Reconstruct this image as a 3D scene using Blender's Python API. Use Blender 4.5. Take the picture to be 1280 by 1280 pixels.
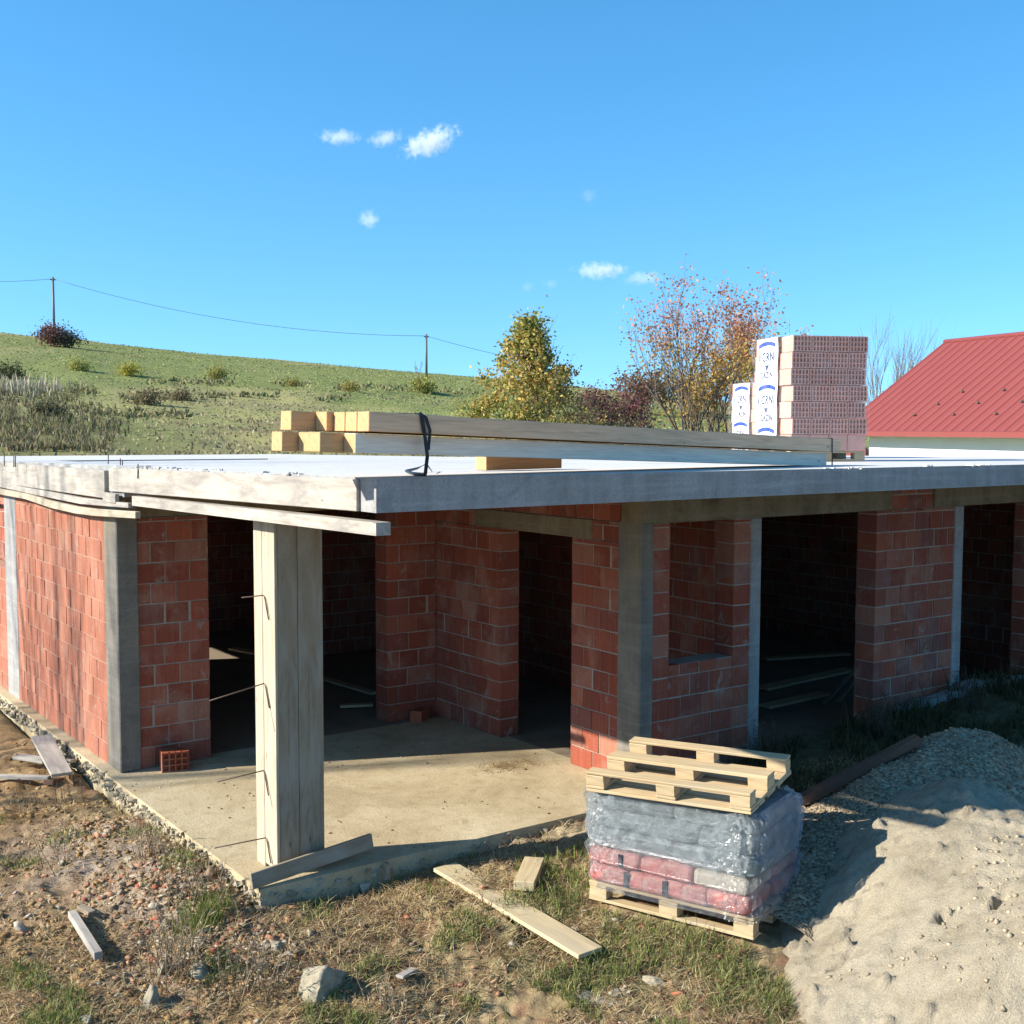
import bpy, bmesh, math, random
import numpy as np
from mathutils import Vector, Matrix, Quaternion

for o in list(bpy.data.objects):
    bpy.data.objects.remove(o)
SC = bpy.context.scene
COL = SC.collection
rad = math.radians
RNG = np.random.default_rng(7)
random.seed(7)

# ------------------------------------------------------------------ camera
YAW, PITCH, ROLL, FPX = 0.623593, 0.0690972, 0.00286, 1503.3
CAM = np.array([-3.671, -8.072, 3.30])
_fw = np.array([math.sin(YAW) * math.cos(PITCH), math.cos(YAW) * math.cos(PITCH), -math.sin(PITCH)])
_r = np.array([math.cos(YAW), -math.sin(YAW), 0.0])
_u = np.cross(_r, _fw)
_R = math.cos(ROLL) * _r + math.sin(ROLL) * _u
_U = math.cos(ROLL) * _u - math.sin(ROLL) * _r
cd = bpy.data.cameras.new("camera")
cam = bpy.data.objects.new("camera", cd)
COL.objects.link(cam)
cd.sensor_width = 36.0
cd.lens = 36.0 * FPX / 1280.0
cd.clip_start, cd.clip_end = 0.1, 6000.0
M = Matrix.Identity(4)
for i in range(3):
    M[i][0], M[i][1], M[i][2], M[i][3] = _R[i], _U[i], -_fw[i], CAM[i]
cam.matrix_world = M
SC.camera = cam

# ------------------------------------------------------------------ sun, sky, exposure
LDIR = Vector((1.0, -0.42, -0.592)).normalized()          # direction the sunlight travels
SUN_EL = math.asin(-LDIR.z)
SUN_AZ = math.atan2(-LDIR.x, -LDIR.y)                     # clockwise from +Y
sd = bpy.data.lights.new("sun", "SUN")
sd.energy, sd.angle, sd.color = 5.0, rad(0.53), (1.0, 0.93, 0.82)
sun = bpy.data.objects.new("sun", sd)
COL.objects.link(sun)
sun.rotation_euler = LDIR.to_track_quat("-Z", "Y").to_euler()
sun.location = (-30, 12, 20)
W = bpy.data.worlds.new("World")
SC.world = W
W.use_nodes = True
wn = W.node_tree
sky = wn.nodes.new("ShaderNodeTexSky")
sky.sky_type = "NISHITA"
sky.sun_disc = False
sky.sun_elevation = SUN_EL
sky.sun_rotation = SUN_AZ
sky.altitude = 300.0
sky.air_density, sky.dust_density, sky.ozone_density = 1.0, 0.25, 3.0
bg = wn.nodes["Background"]
bg.inputs["Strength"].default_value = 0.135
# the lookup direction is lifted a little so that the sky stays blue down to the horizon, as on this clear autumn day
tc = wn.nodes.new("ShaderNodeTexCoord"); va = wn.nodes.new("ShaderNodeVectorMath"); va.operation = "ADD"
va.inputs[1].default_value = (0, 0, 0.13)
vn = wn.nodes.new("ShaderNodeVectorMath"); vn.operation = "NORMALIZE"
wn.links.new(tc.outputs["Generated"], va.inputs[0]); wn.links.new(va.outputs[0], vn.inputs[0]); wn.links.new(vn.outputs[0], sky.inputs["Vector"])
hs = wn.nodes.new("ShaderNodeHueSaturation")
hs.inputs["Hue"].default_value = 0.491; hs.inputs["Saturation"].default_value = 1.27; hs.inputs["Value"].default_value = 1.06
wn.links.new(sky.outputs["Color"], hs.inputs["Color"])
wn.links.new(hs.outputs["Color"], bg.inputs["Color"])
SC.view_settings.view_transform = "Standard"
SC.view_settings.look = "None"
SC.view_settings.exposure = 0.95
SC.view_settings.gamma = 1.0
SC.render.engine = "CYCLES"
SC.cycles.use_denoising = True
SC.cycles.max_bounces = 6
SC.cycles.diffuse_bounces = 3
SC.cycles.transparent_max_bounces = 16
SC.cycles.volume_bounces = 2
SC.cycles.sample_clamp_indirect = 4.0

# ------------------------------------------------------------------ pixel helpers (photograph pixels, 1280 wide)
def ray(x, y):
    return (x - 640) / FPX * _R - (y - 640) / FPX * _U + _fw
def at_depth(x, y, d):
    return CAM + d * ray(x, y)
def at_z(x, y, z):
    q = ray(x, y)
    return CAM + q * (z - CAM[2]) / q[2]
def to_px(P):
    v = P - CAM
    d = v @ _fw
    return 640 + FPX * (v @ _R) / d, 640 - FPX * (v @ _U) / d, d

# ------------------------------------------------------------------ numpy noise
def _hash(ix, iy, s):
    h = (ix.astype(np.int64) * 374761393 + iy.astype(np.int64) * 668265263 + s * 1442695041) & 0x7FFFFFFF
    h = ((h ^ (h >> 13)) * 1274126177) & 0x7FFFFFFF
    h = h ^ (h >> 16)
    return (h & 0xFFFF) / 65535.0
def vnoise(x, y, s=0):
    x = np.asarray(x, float); y = np.asarray(y, float)
    ix, iy = np.floor(x), np.floor(y)
    fx, fy = x - ix, y - iy
    fx = fx * fx * fx * (fx * (fx * 6 - 15) + 10); fy = fy * fy * fy * (fy * (fy * 6 - 15) + 10)
    a, b = _hash(ix, iy, s), _hash(ix + 1, iy, s)
    c, d = _hash(ix, iy + 1, s), _hash(ix + 1, iy + 1, s)
    return (a * (1 - fx) + b * fx) * (1 - fy) + (c * (1 - fx) + d * fx) * fy - 0.5
def fbm(x, y, octs=4, s=0, gain=0.5):
    t, a, f = 0, 1.0, 1.0
    for k in range(octs):
        t = t + a * vnoise(np.asarray(x) * f + 17.3 * k, np.asarray(y) * f - 9.1 * k, s + k)
        a *= gain; f *= 2.03
    return t
def sstep(a, b, x):
    t = np.clip((np.asarray(x, float) - a) / (b - a), 0, 1)
    return t * t * (3 - 2 * t)

# ------------------------------------------------------------------ scene tagging
def tag(o, label=None, cat=None, group=None, kind=None):
    if label: o["label"] = label
    if cat: o["category"] = cat
    if group: o["group"] = group
    if kind: o["kind"] = kind
    return o
def empty(name, loc, rz=0.0):
    o = bpy.data.objects.new(name, None)
    COL.objects.link(o)
    o.empty_display_size = 0.2
    o.location = loc
    o.rotation_euler = (0, 0, rz)
    return o
def link_mesh(name, me, mat=None, parent=None, mw=None):
    o = bpy.data.objects.new(name, me)
    COL.objects.link(o)
    if mat is not None and len(me.materials) == 0:
        me.materials.append(mat)
    if parent is not None:
        o.parent = parent
    if mw is not None:
        o.matrix_world = mw
    return o
def np_mesh(name, V, Fs, mat=None, parent=None, col=None, smooth=False, mw=None, fcol=None):
    """V (n,3); Fs (m,k) with one k; col per vertex rgb, fcol per face rgb."""
    me = bpy.data.meshes.new(name)
    V = np.asarray(V, np.float32); Fs = np.asarray(Fs, np.int32)
    n, (m, k) = len(V), Fs.shape
    me.vertices.add(n); me.vertices.foreach_set("co", V.ravel())
    me.loops.add(m * k); me.loops.foreach_set("vertex_index", Fs.ravel())
    me.polygons.add(m)
    me.polygons.foreach_set("loop_start", np.arange(0, m * k, k, dtype=np.int32))
    me.polygons.foreach_set("loop_total", np.full(m, k, np.int32))
    if smooth:
        me.polygons.foreach_set("use_smooth", np.ones(m, bool))
    if col is not None:
        a = me.color_attributes.new("Col", "FLOAT_COLOR", "POINT")
        a.data.foreach_set("color", np.concatenate([np.asarray(col, np.float32), np.ones((n, 1), np.float32)], 1).ravel())
    if fcol is not None:
        a = me.color_attributes.new("Col", "FLOAT_COLOR", "CORNER")
        c = np.repeat(np.concatenate([np.asarray(fcol, np.float32), np.ones((m, 1), np.float32)], 1), k, 0)
        a.data.foreach_set("color", c.ravel())
    me.update(calc_edges=True)
    return link_mesh(name, me, mat, parent, mw)

class MB:
    """collects boxes / tubes / polygons with a colour each; build() links one mesh object"""
    def __init__(s):
        s.v, s.f, s.c, s.sm = [], [], [], []
    def add(s, V, F, c=(1, 1, 1), sm=False):
        b = len(s.v)
        s.v += [tuple(p) for p in V]
        for q in F:
            s.f.append([b + i for i in q]); s.c.append(c); s.sm.append(sm)
    def box(s, lo, hi, c=(1, 1, 1), jit=0.0, mat=None):
        x0, y0, z0 = lo; x1, y1, z1 = hi
        V = [Vector(p) for p in [(x0, y0, z0), (x1, y0, z0), (x1, y1, z0), (x0, y1, z0), (x0, y0, z1), (x1, y0, z1), (x1, y1, z1), (x0, y1, z1)]]
        if jit:
            V = [p + Vector((random.uniform(-jit, jit), random.uniform(-jit, jit), random.uniform(-jit, jit))) for p in V]
        if mat is not None:
            V = [mat @ p for p in V]
        s.add(V, [(0, 3, 2, 1), (4, 5, 6, 7), (0, 1, 5, 4), (1, 2, 6, 5), (2, 3, 7, 6), (3, 0, 4, 7)], c)
    def tube(s, pts, r, n=6, c=(1, 1, 1), caps=True, sm=True):
        pts = [Vector(p) for p in pts]
        rs = r if hasattr(r, "__len__") else [r] * len(pts)
        V, F = [], []
        for i, p in enumerate(pts):
            d = (pts[min(i + 1, len(pts) - 1)] - pts[max(i - 1, 0)]).normalized()
            a = d.orthogonal().normalized() if i == 0 else (pa - d * pa.dot(d)).normalized()
            pa = a
            b = d.cross(a)
            for k in range(n):
                t = 2 * math.pi * k / n
                V.append(p + (a * math.cos(t) + b * math.sin(t)) * rs[i])
        for i in range(len(pts) - 1):
            for k in range(n):
                k2 = (k + 1) % n
                F.append((i * n + k, i * n + k2, (i + 1) * n + k2, (i + 1) * n + k))
        if caps:
            F.append(tuple(reversed(range(n)))); F.append(tuple(range((len(pts) - 1) * n, len(pts) * n)))
        s.add(V, F, c, sm)
    def build(s, name, mat, parent=None, mw=None, bevel=0.0, smooth=None):
        me = bpy.data.meshes.new(name)
        me.from_pydata(s.v, [], s.f)
        a = me.color_attributes.new("Col", "FLOAT_COLOR", "CORNER")
        cols = []
        for q, c in zip(s.f, s.c):
            cols += [c[0], c[1], c[2], 1.0] * len(q)
        a.data.foreach_set("color", cols)
        me.polygons.foreach_set("use_smooth", s.sm if smooth is None else [smooth] * len(s.f))
        me.update()
        if bevel > 0:
            bm = bmesh.new(); bm.from_mesh(me)
            es = [e for e in bm.edges if len(e.link_faces) == 2 and e.calc_face_angle(0) > 0.6]
            bmesh.ops.bevel(bm, geom=es, offset=bevel, segments=1, affect="EDGES", profile=0.5, clamp_overlap=True)
            bm.to_mesh(me); bm.free()
        return link_mesh(name, me, mat, parent, mw)

def frame_from(p0, p1, up=(0, 0, 1)):
    p0, p1 = Vector(p0), Vector(p1)
    x = (p1 - p0).normalized(); u = Vector(up)
    y = u.cross(x).normalized(); z = x.cross(y)
    m = Matrix.Identity(4)
    for i in range(3):
        m[i][0], m[i][1], m[i][2], m[i][3] = x[i], y[i], z[i], p0[i]
    return m, (p1 - p0).length

# ------------------------------------------------------------------ materials
class NB:
    def __init__(s, name):
        s.m = bpy.data.materials.new(name); s.m.use_nodes = True
        s.t = s.m.node_tree; s.b = s.t.nodes["Principled BSDF"]; s.out = s.t.nodes["Material Output"]
    def n(s, typ, **kw):
        q = s.t.nodes.new(typ)
        for k, v in kw.items(): setattr(q, k, v)
        return q
    def l(s, a, b): s.t.links.new(a, b)
    def coord(s, kind="Object", scale=(1, 1, 1), rot=(0, 0, 0)):
        if kind == "Position":
            src = s.n("ShaderNodeNewGeometry").outputs["Position"]
        else:
            src = s.n("ShaderNodeTexCoord").outputs[kind]
        mp = s.n("ShaderNodeMapping")
        mp.inputs["Scale"].default_value = scale; mp.inputs["Rotation"].default_value = rot
        s.l(src, mp.inputs["Vector"])
        return mp.outputs["Vector"]
    def noise(s, vec, scale, detail=4.0, rough=0.55, dist=0.0):
        q = s.n("ShaderNodeTexNoise")
        q.inputs["Scale"].default_value = scale; q.inputs["Detail"].default_value = detail
        q.inputs["Roughness"].default_value = rough; q.inputs["Distortion"].default_value = dist
        s.l(vec, q.inputs["Vector"])
        return q.outputs["Fac"]
    def ramp(s, fac, stops):
        q = s.n("ShaderNodeValToRGB"); e = q.color_ramp.elements
        while len(e) < len(stops): e.new(0.5)
        for el, (p, c) in zip(e, stops):
            el.position = p
            el.color = (c, c, c, 1) if not hasattr(c, "__len__") else (c[0], c[1], c[2], 1)
        s.l(fac, q.inputs["Fac"])
        return q.outputs["Color"]
    def mix(s, fac, a, b, mode="MIX"):
        q = s.n("ShaderNodeMix", data_type="RGBA", blend_type=mode)
        for sock, val in ((q.inputs[0], fac), (q.inputs[6], a), (q.inputs[7], b)):
            if isinstance(val, (int, float)): sock.default_value = val
            elif isinstance(val, (tuple, list)): sock.default_value = (val[0], val[1], val[2], 1)
            else: s.l(val, sock)
        return q.outputs[2]
    def attr(s):
        q = s.n("ShaderNodeVertexColor"); q.layer_name = "Col"
        return q.outputs["Color"]
    def math(s, op, a, b=None):
        q = s.n("ShaderNodeMath", operation=op)
        for sock, val in zip(q.inputs, (a, b)):
            if val is None: continue
            if isinstance(val, (int, float)): sock.default_value = val
            else: s.l(val, sock)
        return q.outputs[0]
    def bump(s, h, strength=0.5, dist=0.01, prev=None):
        q = s.n("ShaderNodeBump")
        q.inputs["Strength"].default_value = strength; q.inputs["Distance"].default_value = dist
        s.l(h, q.inputs["Height"])
        if prev is not None: s.l(prev, q.inputs["Normal"])
        return q.outputs["Normal"]
    def done(s, col=None, rough=0.85, normal=None, spec=0.3):
        if col is not None:
            if isinstance(col, (tuple, list)): s.b.inputs["Base Color"].default_value = (col[0], col[1], col[2], 1)
            else: s.l(col, s.b.inputs["Base Color"])
        if isinstance(rough, (int, float)): s.b.inputs["Roughness"].default_value = rough
        else: s.l(rough, s.b.inputs["Roughness"])
        s.b.inputs["Specular IOR Level"].default_value = spec
        if normal is not None: s.l(normal, s.b.inputs["Normal"])
        return s.m

def srgb(r, g, b):
    f = lambda c: (c / 255 / 12.92) if c / 255 <= 0.04045 else ((c / 255 + 0.055) / 1.055) ** 2.4
    return (f(r), f(g), f(b))

def m_concrete(name, base, dark=0.6, warm=None, streak=True, scale=1.0, bump=0.4):
    k = NB(name); v = k.coord("Position")
    n1 = k.noise(v, 1.7 * scale, 6, 0.6, 0.4)
    d = tuple(c * dark for c in base)
    w = warm or base
    c = k.ramp(n1, [(0.25, d), (0.48, base), (0.62, w), (0.8, tuple(min(1, x * 1.2) for x in base))])
    if streak:
        vs = k.coord("Position", (9, 9, 0.7))
        st = k.noise(vs, 1.0, 4, 0.6)
        c = k.mix(k.ramp(st, [(0.45, 0.0), (0.75, 0.55)]), c, tuple(x * 0.5 for x in base))
        bm_ = k.noise(k.coord("Position", (0.5, 0.5, 11)), 1.3, 3, 0.6, 0.2)
        c = k.mix(k.ramp(bm_, [(0.5, 0.0), (0.7, 0.35)]), c, tuple(min(1, x * 1.45) for x in base))
        pt = k.noise(k.coord("Position", (1.6, 1.6, 1.6)), 2.4, 5, 0.7, 0.8)
        c = k.mix(k.ramp(pt, [(0.56, 0.0), (0.66, 0.5)]), c, tuple(x * 0.6 for x in base))
    n2 = k.noise(v, 60, 5, 0.7)
    c = k.mix(0.5, c, k.ramp(n2, [(0.3, 0.55), (0.7, 1.2)]), "MULTIPLY")
    h = k.mix(0.5, n2, k.noise(v, 9, 5, 0.6))
    return k.done(c, 0.9, k.bump(h, bump, 0.012))

def m_wood(name, base, dark, ring=14.0, rough=0.8, grain=1.0, stain=None, bump=0.25):
    k = NB(name)
    v = k.coord("Object", (0.8, ring, ring))
    g = k.noise(v, 2.2, 6, 0.62, 1.1)
    c = k.ramp(g, [(0.28, dark), (0.5, base), (0.75, tuple(min(1, x * 1.12) for x in base))])
    v2 = k.coord("Object", (2.0, 60, 60))
    f = k.noise(v2, 2.0, 3, 0.6)
    c = k.mix(0.35 * grain, c, k.ramp(f, [(0.3, 0.55), (0.65, 1.1)]), "MULTIPLY")
    vk = k.coord("Object", (1.1, 3.2, 3.2))
    vo = k.n("ShaderNodeTexVoronoi"); vo.inputs["Scale"].default_value = 2.1; k.l(vk, vo.inputs["Vector"])
    c = k.mix(k.ramp(vo.outputs["Distance"], [(0.03, 0.75), (0.075, 0.0)]), c, tuple(x * 0.45 for x in dark))
    if stain:
        p = k.noise(k.coord("Object", (0.7, 2.5, 2.5)), 3.0, 5, 0.65, 0.5)
        c = k.mix(k.ramp(p, [(0.45, 0.0), (0.68, 0.85)]), c, stain)
    return k.done(c, rough, k.bump(k.mix(0.5, g, f), bump, 0.006), 0.25)

def m_attr(name, rough=0.8, spec=0.2, nscale=25, namount=0.5, bump=0.0, bscale=40, trans=0.0):
    k = NB(name); v = k.coord("Position")
    c = k.attr()
    if namount:
        c = k.mix(namount, c, k.ramp(k.noise(v, nscale, 5, 0.65), [(0.25, 0.45), (0.7, 1.35)]), "MULTIPLY")
    nm = k.bump(k.noise(v, bscale, 5, 0.65), bump, 0.01) if bump else None
    m = k.done(c, rough, nm, spec)
    if trans:
        tr = k.n("ShaderNodeBsdfTranslucent"); k.l(c, tr.inputs["Color"])
        mx = k.n("ShaderNodeMixShader"); mx.inputs[0].default_value = trans
        k.l(k.b.outputs[0], mx.inputs[1]); k.l(tr.outputs[0], mx.inputs[2]); k.l(mx.outputs[0], k.out.inputs["Surface"])
    return m

def m_brick():
    k = NB("clay_block"); v = k.coord("Position")
    c = k.attr()
    # extruded ribs run up each block, dust and mortar smears lie over them
    gx = k.noise(k.coord("Position", (38, 38, 1.2)), 1.0, 2, 0.5)
    c = k.mix(0.35, c, k.ramp(gx, [(0.3, 0.6), (0.7, 1.25)]), "MULTIPLY")
    n = k.noise(v, 2.6, 5, 0.65, 0.6)
    c = k.mix(k.ramp(n, [(0.5, 0.0), (0.74, 0.6)]), c, (0.40, 0.25, 0.18))
    sm = k.noise(k.coord("Position", (5, 5, 3.2)), 1.4, 6, 0.72, 0.8)
    c = k.mix(k.ramp(sm, [(0.60, 0.0), (0.68, 0.6)]), c, (0.36, 0.32, 0.27))
    n2 = k.noise(v, 55, 4, 0.7)
    c = k.mix(0.5, c, k.ramp(n2, [(0.3, 0.6), (0.7, 1.2)]), "MULTIPLY")
    return k.done(c, 0.88, k.bump(k.mix(0.45, gx, n2), 0.35, 0.006), 0.2)

MAT = {}
MAT["brick"] = m_brick()
MAT["mortar"] = m_concrete("mortar", (0.40, 0.33, 0.27), 0.7, streak=False, scale=3)
MAT["concrete"] = m_concrete("raw_concrete", (0.22, 0.20, 0.165), 0.6, (0.25, 0.215, 0.15))
MAT["concrete_pale"] = m_concrete("pale_concrete", (0.35, 0.345, 0.33), 0.66, (0.30, 0.29, 0.265))
MAT["beam_concrete"] = m_concrete("beam_concrete", (0.235, 0.19, 0.12), 0.5, (0.26, 0.22, 0.15), scale=1.6)
MAT["soffit"] = m_concrete("soffit_concrete", (0.20, 0.185, 0.155), 0.65, streak=False)  # ceiling toned darker, room shade partly put into its colour
MAT["slab_top"] = m_concrete("slab_top", (0.62, 0.60, 0.56), 0.8, streak=False, scale=0.7)
def m_floor():
    k = NB("dusty_floor"); v = k.coord("Position")
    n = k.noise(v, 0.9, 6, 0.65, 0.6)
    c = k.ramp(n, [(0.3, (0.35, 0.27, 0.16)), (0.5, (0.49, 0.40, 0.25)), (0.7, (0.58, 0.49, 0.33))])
    n2 = k.noise(v, 7, 6, 0.7, 0.5)
    c = k.mix(k.ramp(n2, [(0.5, 0.0), (0.72, 0.6)]), c, (0.30, 0.23, 0.13))
    n3 = k.noise(v, 45, 5, 0.7)
    c = k.mix(0.5, c, k.ramp(n3, [(0.3, 0.6), (0.7, 1.2)]), "MULTIPLY")
    return k.done(c, 0.95, k.bump(k.mix(0.5, n3, n2), 0.5, 0.02), 0.1)
MAT["floor"] = m_floor()
MAT["form_white"] = m_wood("limed_board", (0.43, 0.39, 0.33), (0.30, 0.26, 0.21), 9, stain=(0.23, 0.21, 0.19))
MAT["form_pale"] = m_wood("pale_board", (0.50, 0.42, 0.30), (0.34, 0.27, 0.18), 12, stain=(0.34, 0.29, 0.22))
MAT["form_grey"] = m_wood("weathered_shade_board", (0.29, 0.235, 0.16), (0.18, 0.13, 0.08), 9, stain=(0.35, 0.32, 0.26))  # grey weathered boards; also the painted shade on the post's front
MAT["beam_wood"] = m_wood("spruce", (0.58, 0.37, 0.18), (0.46, 0.27, 0.115), 10)
MAT["beam_grey"] = m_wood("greyed_spruce", (0.80, 0.52, 0.32), (0.58, 0.37, 0.22), 10)
MAT["beam_pale"] = m_wood("bleached_spruce", (0.80, 0.71, 0.58), (0.70, 0.61, 0.49), 10)
MAT["pallet_wood"] = m_wood("pallet_wood", (0.50, 0.375, 0.215), (0.36, 0.25, 0.125), 10, stain=(0.42, 0.34, 0.22))
MAT["mortar_red"] = m_concrete("sunlit_mortar", (0.40, 0.235, 0.165), 0.8, streak=False, scale=3)  # mortar close to block colour, for the sun-washed look of the left wall
MAT["plank_wood"] = m_wood("scaffold_plank", (0.55, 0.44, 0.26), (0.40, 0.29, 0.15), 9, stain=(0.42, 0.35, 0.24))
MAT["brown_wood"] = m_wood("brown_offcut", (0.30, 0.17, 0.075), (0.20, 0.105, 0.045), 10)
MAT["rust_wood"] = m_wood("dark_timber", (0.13, 0.075, 0.05), (0.07, 0.04, 0.03), 8)
MAT["dark_metal"] = NB("dark_metal").done((0.05, 0.045, 0.04), 0.55)
MAT["black_strap"] = NB("black_strap").done((0.012, 0.013, 0.018), 0.45)
MAT["leaf"] = m_attr("leaf", 0.6, 0.25, 20, 0.35, trans=0.35)
MAT["bark"] = m_attr("bark", 0.9, 0.1, 30, 0.5)
MAT["grassblade"] = m_attr("grass_blade", 0.7, 0.15, 6, 0.4, trans=0.25)
MAT["stone"] = m_attr("stone", 0.95, 0.1, 18, 0.45, bump=0.6, bscale=35)
MAT["paint"] = m_attr("painted", 0.5, 0.3, 8, 0.15)

# ------------------------------------------------------------------ ground and hill
SKY_X = np.array([-700, -300, 0, 100, 200, 300, 400, 500, 590, 700, 800, 880, 1000, 1100, 1280, 1600, 2200])
SKY_Y = np.array([395, 405, 424, 432, 444, 453, 461, 470, 477, 487, 497, 505, 517, 524, 531, 534, 535])
def depth_u(x, y):
    vx, vy = x - CAM[0], y - CAM[1]
    fh = np.array([math.sin(YAW), math.cos(YAW)])
    d = vx * fh[0] + vy * fh[1]
    u = vx * fh[1] - vy * fh[0]
    return d, u
def ground_z(x, y, detail=True):
    x = np.asarray(x, float); y = np.asarray(y, float)
    d, u = depth_u(x, y)
    z = -0.17 - 0.10 * sstep(-0.6, -2.6, y) + 0.14 * sstep(0.2, 2.3, x) + 0.24 * sstep(4.0, 5.6, x) * sstep(-3.4, -0.9, y) + 0.12 * sstep(6.5, 9, x)
    left = sstep(-0.1, -0.6, x)
    z = z + left * (0.01 - 0.02 * np.clip(-x, 0, 6)) + 0.13 * np.exp(-((x + 0.45) / 0.5) ** 2) * sstep(3.0, 1.0, y) * sstep(-1.4, 0.3, y)
    near = sstep(30, 16, d)
    if detail:
        z = z + near * (0.09 * fbm(x * 0.9, y * 0.9, 3, 3) + 0.035 * fbm(x * 4.1, y * 4.1, 3, 11) + 0.035 * fbm(x * 13, y * 13, 3, 23))
    # strip of tidy ground under the footings
    inside = sstep(-0.3, -0.1, x) * sstep(-0.25, -0.1, y) * sstep(16, 14, y) * sstep(12.5, 11.5, x)
    inside = np.where(x > 3.6, sstep(0.0, 0.12, y) * sstep(12.5, 11.5, x) * sstep(16, 14, y), inside)
    z = z * (1 - inside) - 0.4 * inside
    dd = np.maximum(d, 1.0)
    px = 640 + FPX * u / dd
    zr = CAM[2] + (536.5 - np.interp(px, SKY_X, SKY_Y)) * 150 / FPX
    t = np.clip((d - 17) / 133.0, 0, 1)
    lump = fbm(x * 0.05, y * 0.05, 3, 41) * 0.9 * t * (1 - t) * 2 + fbm(x * 0.3, y * 0.3, 2, 51) * 0.25 * sstep(20, 35, d) * (1 - sstep(110, 150, d))
    hill = (zr + 0.2) * (0.75 * t + 0.25 * t * t) + lump
    hill = hill - np.clip(d - 150, 0, 4000) * 0.05
    z = z + np.where(d > 17, hill, 0.0)
    return np.where(d > 240, np.maximum(z, -6.0), z)

def ground_col(x, y):
    d, u = depth_u(x, y)
    n1 = fbm(x * 1.1, y * 1.1, 4, 61); n2 = fbm(x * 3.7 + 9, y * 3.7, 4, 71); n3 = fbm(x * 0.8 - 4, y * 0.8, 3, 81)
    lerp = lambda a, b, t: a * (1 - t[:, None]) + np.array(b) * t[:, None]
    c = np.tile(np.array([0.28, 0.205, 0.11]), (len(x), 1))
    c = lerp(c, (0.34, 0.26, 0.14), sstep(-0.05, 0.35, n1))
    c = lerp(c, (0.22, 0.12, 0.07), sstep(0.1, 0.4, n2) * 0.8)
    c = lerp(c, (0.10, 0.12, 0.04), sstep(0.05, 0.35, n3) * 0.6)
    soil = sstep(-0.15, -0.6, x + 0.5 * n1 + 0.16 * (y + 1.3) * (y < -0.2)) * sstep(22, 14, d)
    cs = np.tile(np.array([0.31, 0.205, 0.10]), (len(x), 1))
    cs = lerp(cs, (0.22, 0.135, 0.06), sstep(0.0, 0.4, n2)); cs = lerp(cs, (0.42, 0.29, 0.14), sstep(0.05, 0.4, n1))
    c = c * (1 - soil[:, None]) + cs * soil[:, None]
    rub = np.exp(-((x + 0.7) / 0.75) ** 2) * sstep(-1.6, 0.0, y) * sstep(3.2, 2.0, y)
    c = lerp(c, (0.30, 0.235, 0.18), np.clip(rub * 0.9 + n2 * 0.5, 0, 1) * (rub > 0.05))
    gr = sstep(0.9, 2.3, x) * sstep(-1.4, -0.2, y) * sstep(3.9, 3.2, x)
    c = lerp(c, (0.40, 0.33, 0.22), gr * 0.8)
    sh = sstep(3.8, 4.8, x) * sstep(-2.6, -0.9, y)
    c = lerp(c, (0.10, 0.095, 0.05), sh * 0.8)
    m1 = fbm(x * 0.045, y * 0.045, 4, 91); m2 = fbm(x * 0.16, y * 0.16, 4, 95)
    h = np.tile(np.array([0.215, 0.235, 0.075]), (len(x), 1))
    h = lerp(h, (0.32, 0.29, 0.12), sstep(0.0, 0.4, m1) * 0.9)
    h = lerp(h, (0.20, 0.165, 0.085), sstep(0.1, 0.42, m2) * sstep(95, 40, d))
    h = lerp(h, (0.21, 0.165, 0.09), sstep(65, 25, d) * sstep(0.0, -12, u) * 0.8)
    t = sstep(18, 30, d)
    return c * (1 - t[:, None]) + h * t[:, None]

def build_ground():
    ang = np.concatenate([np.linspace(-180, -32, 40)[:-1], np.linspace(-32, 32, 470), np.linspace(32, 180, 40)[1:-1]])
    r = np.concatenate([[0.3, 2, 4, 5], np.arange(5.6, 14, 0.032), 14 * 1.021 ** np.arange(0, 165), [450, 600, 900, 1500, 2600, 4500]])
    A, Rr = np.meshgrid(np.radians(ang) + YAW, r)
    x = CAM[0] + Rr * np.sin(A); y = CAM[1] + Rr * np.cos(A)
    x, y = x.ravel(), y.ravel()
    z = ground_z(x, y)
    na, nr = len(ang), len(r)
    i, j = np.meshgrid(np.arange(nr - 1), np.arange(na), indexing="ij")
    j2 = (j + 1) % na
    F = np.stack([i * na + j, (i + 1) * na + j, (i + 1) * na + j2, i * na + j2], -1).reshape(-1, 4)[:, ::-1]
    k = NB("earth_and_grass"); v = k.coord("Position")
    c = k.attr()
    c = k.mix(0.75, c, k.ramp(k.noise(v, 9, 6, 0.7), [(0.3, 0.55), (0.7, 1.4)]), "MULTIPLY")
    c = k.mix(0.6, c, k.ramp(k.noise(v, 70, 4, 0.7), [(0.3, 0.5), (0.7, 1.35)]), "MULTIPLY")
    m = k.done(c, 0.95, k.bump(k.mix(0.5, k.noise(v, 70, 4, 0.7), k.noise(v, 16, 5, 0.7)), 0.7, 0.03), 0.1)
    o = np_mesh("ground", np.stack([x, y, z], 1), F, m, col=ground_col(x, y), smooth=True)
    tag(o, "rough brown earth and dry grass around the house rising to a green hill", "ground", kind="structure")
build_ground()

# ------------------------------------------------------------------ the unfinished brick house
house = empty("unfinished_house", (0, 0, 0))
tag(house, "unfinished red hollow block house with flat concrete slab roof and open porch", "house")

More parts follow.
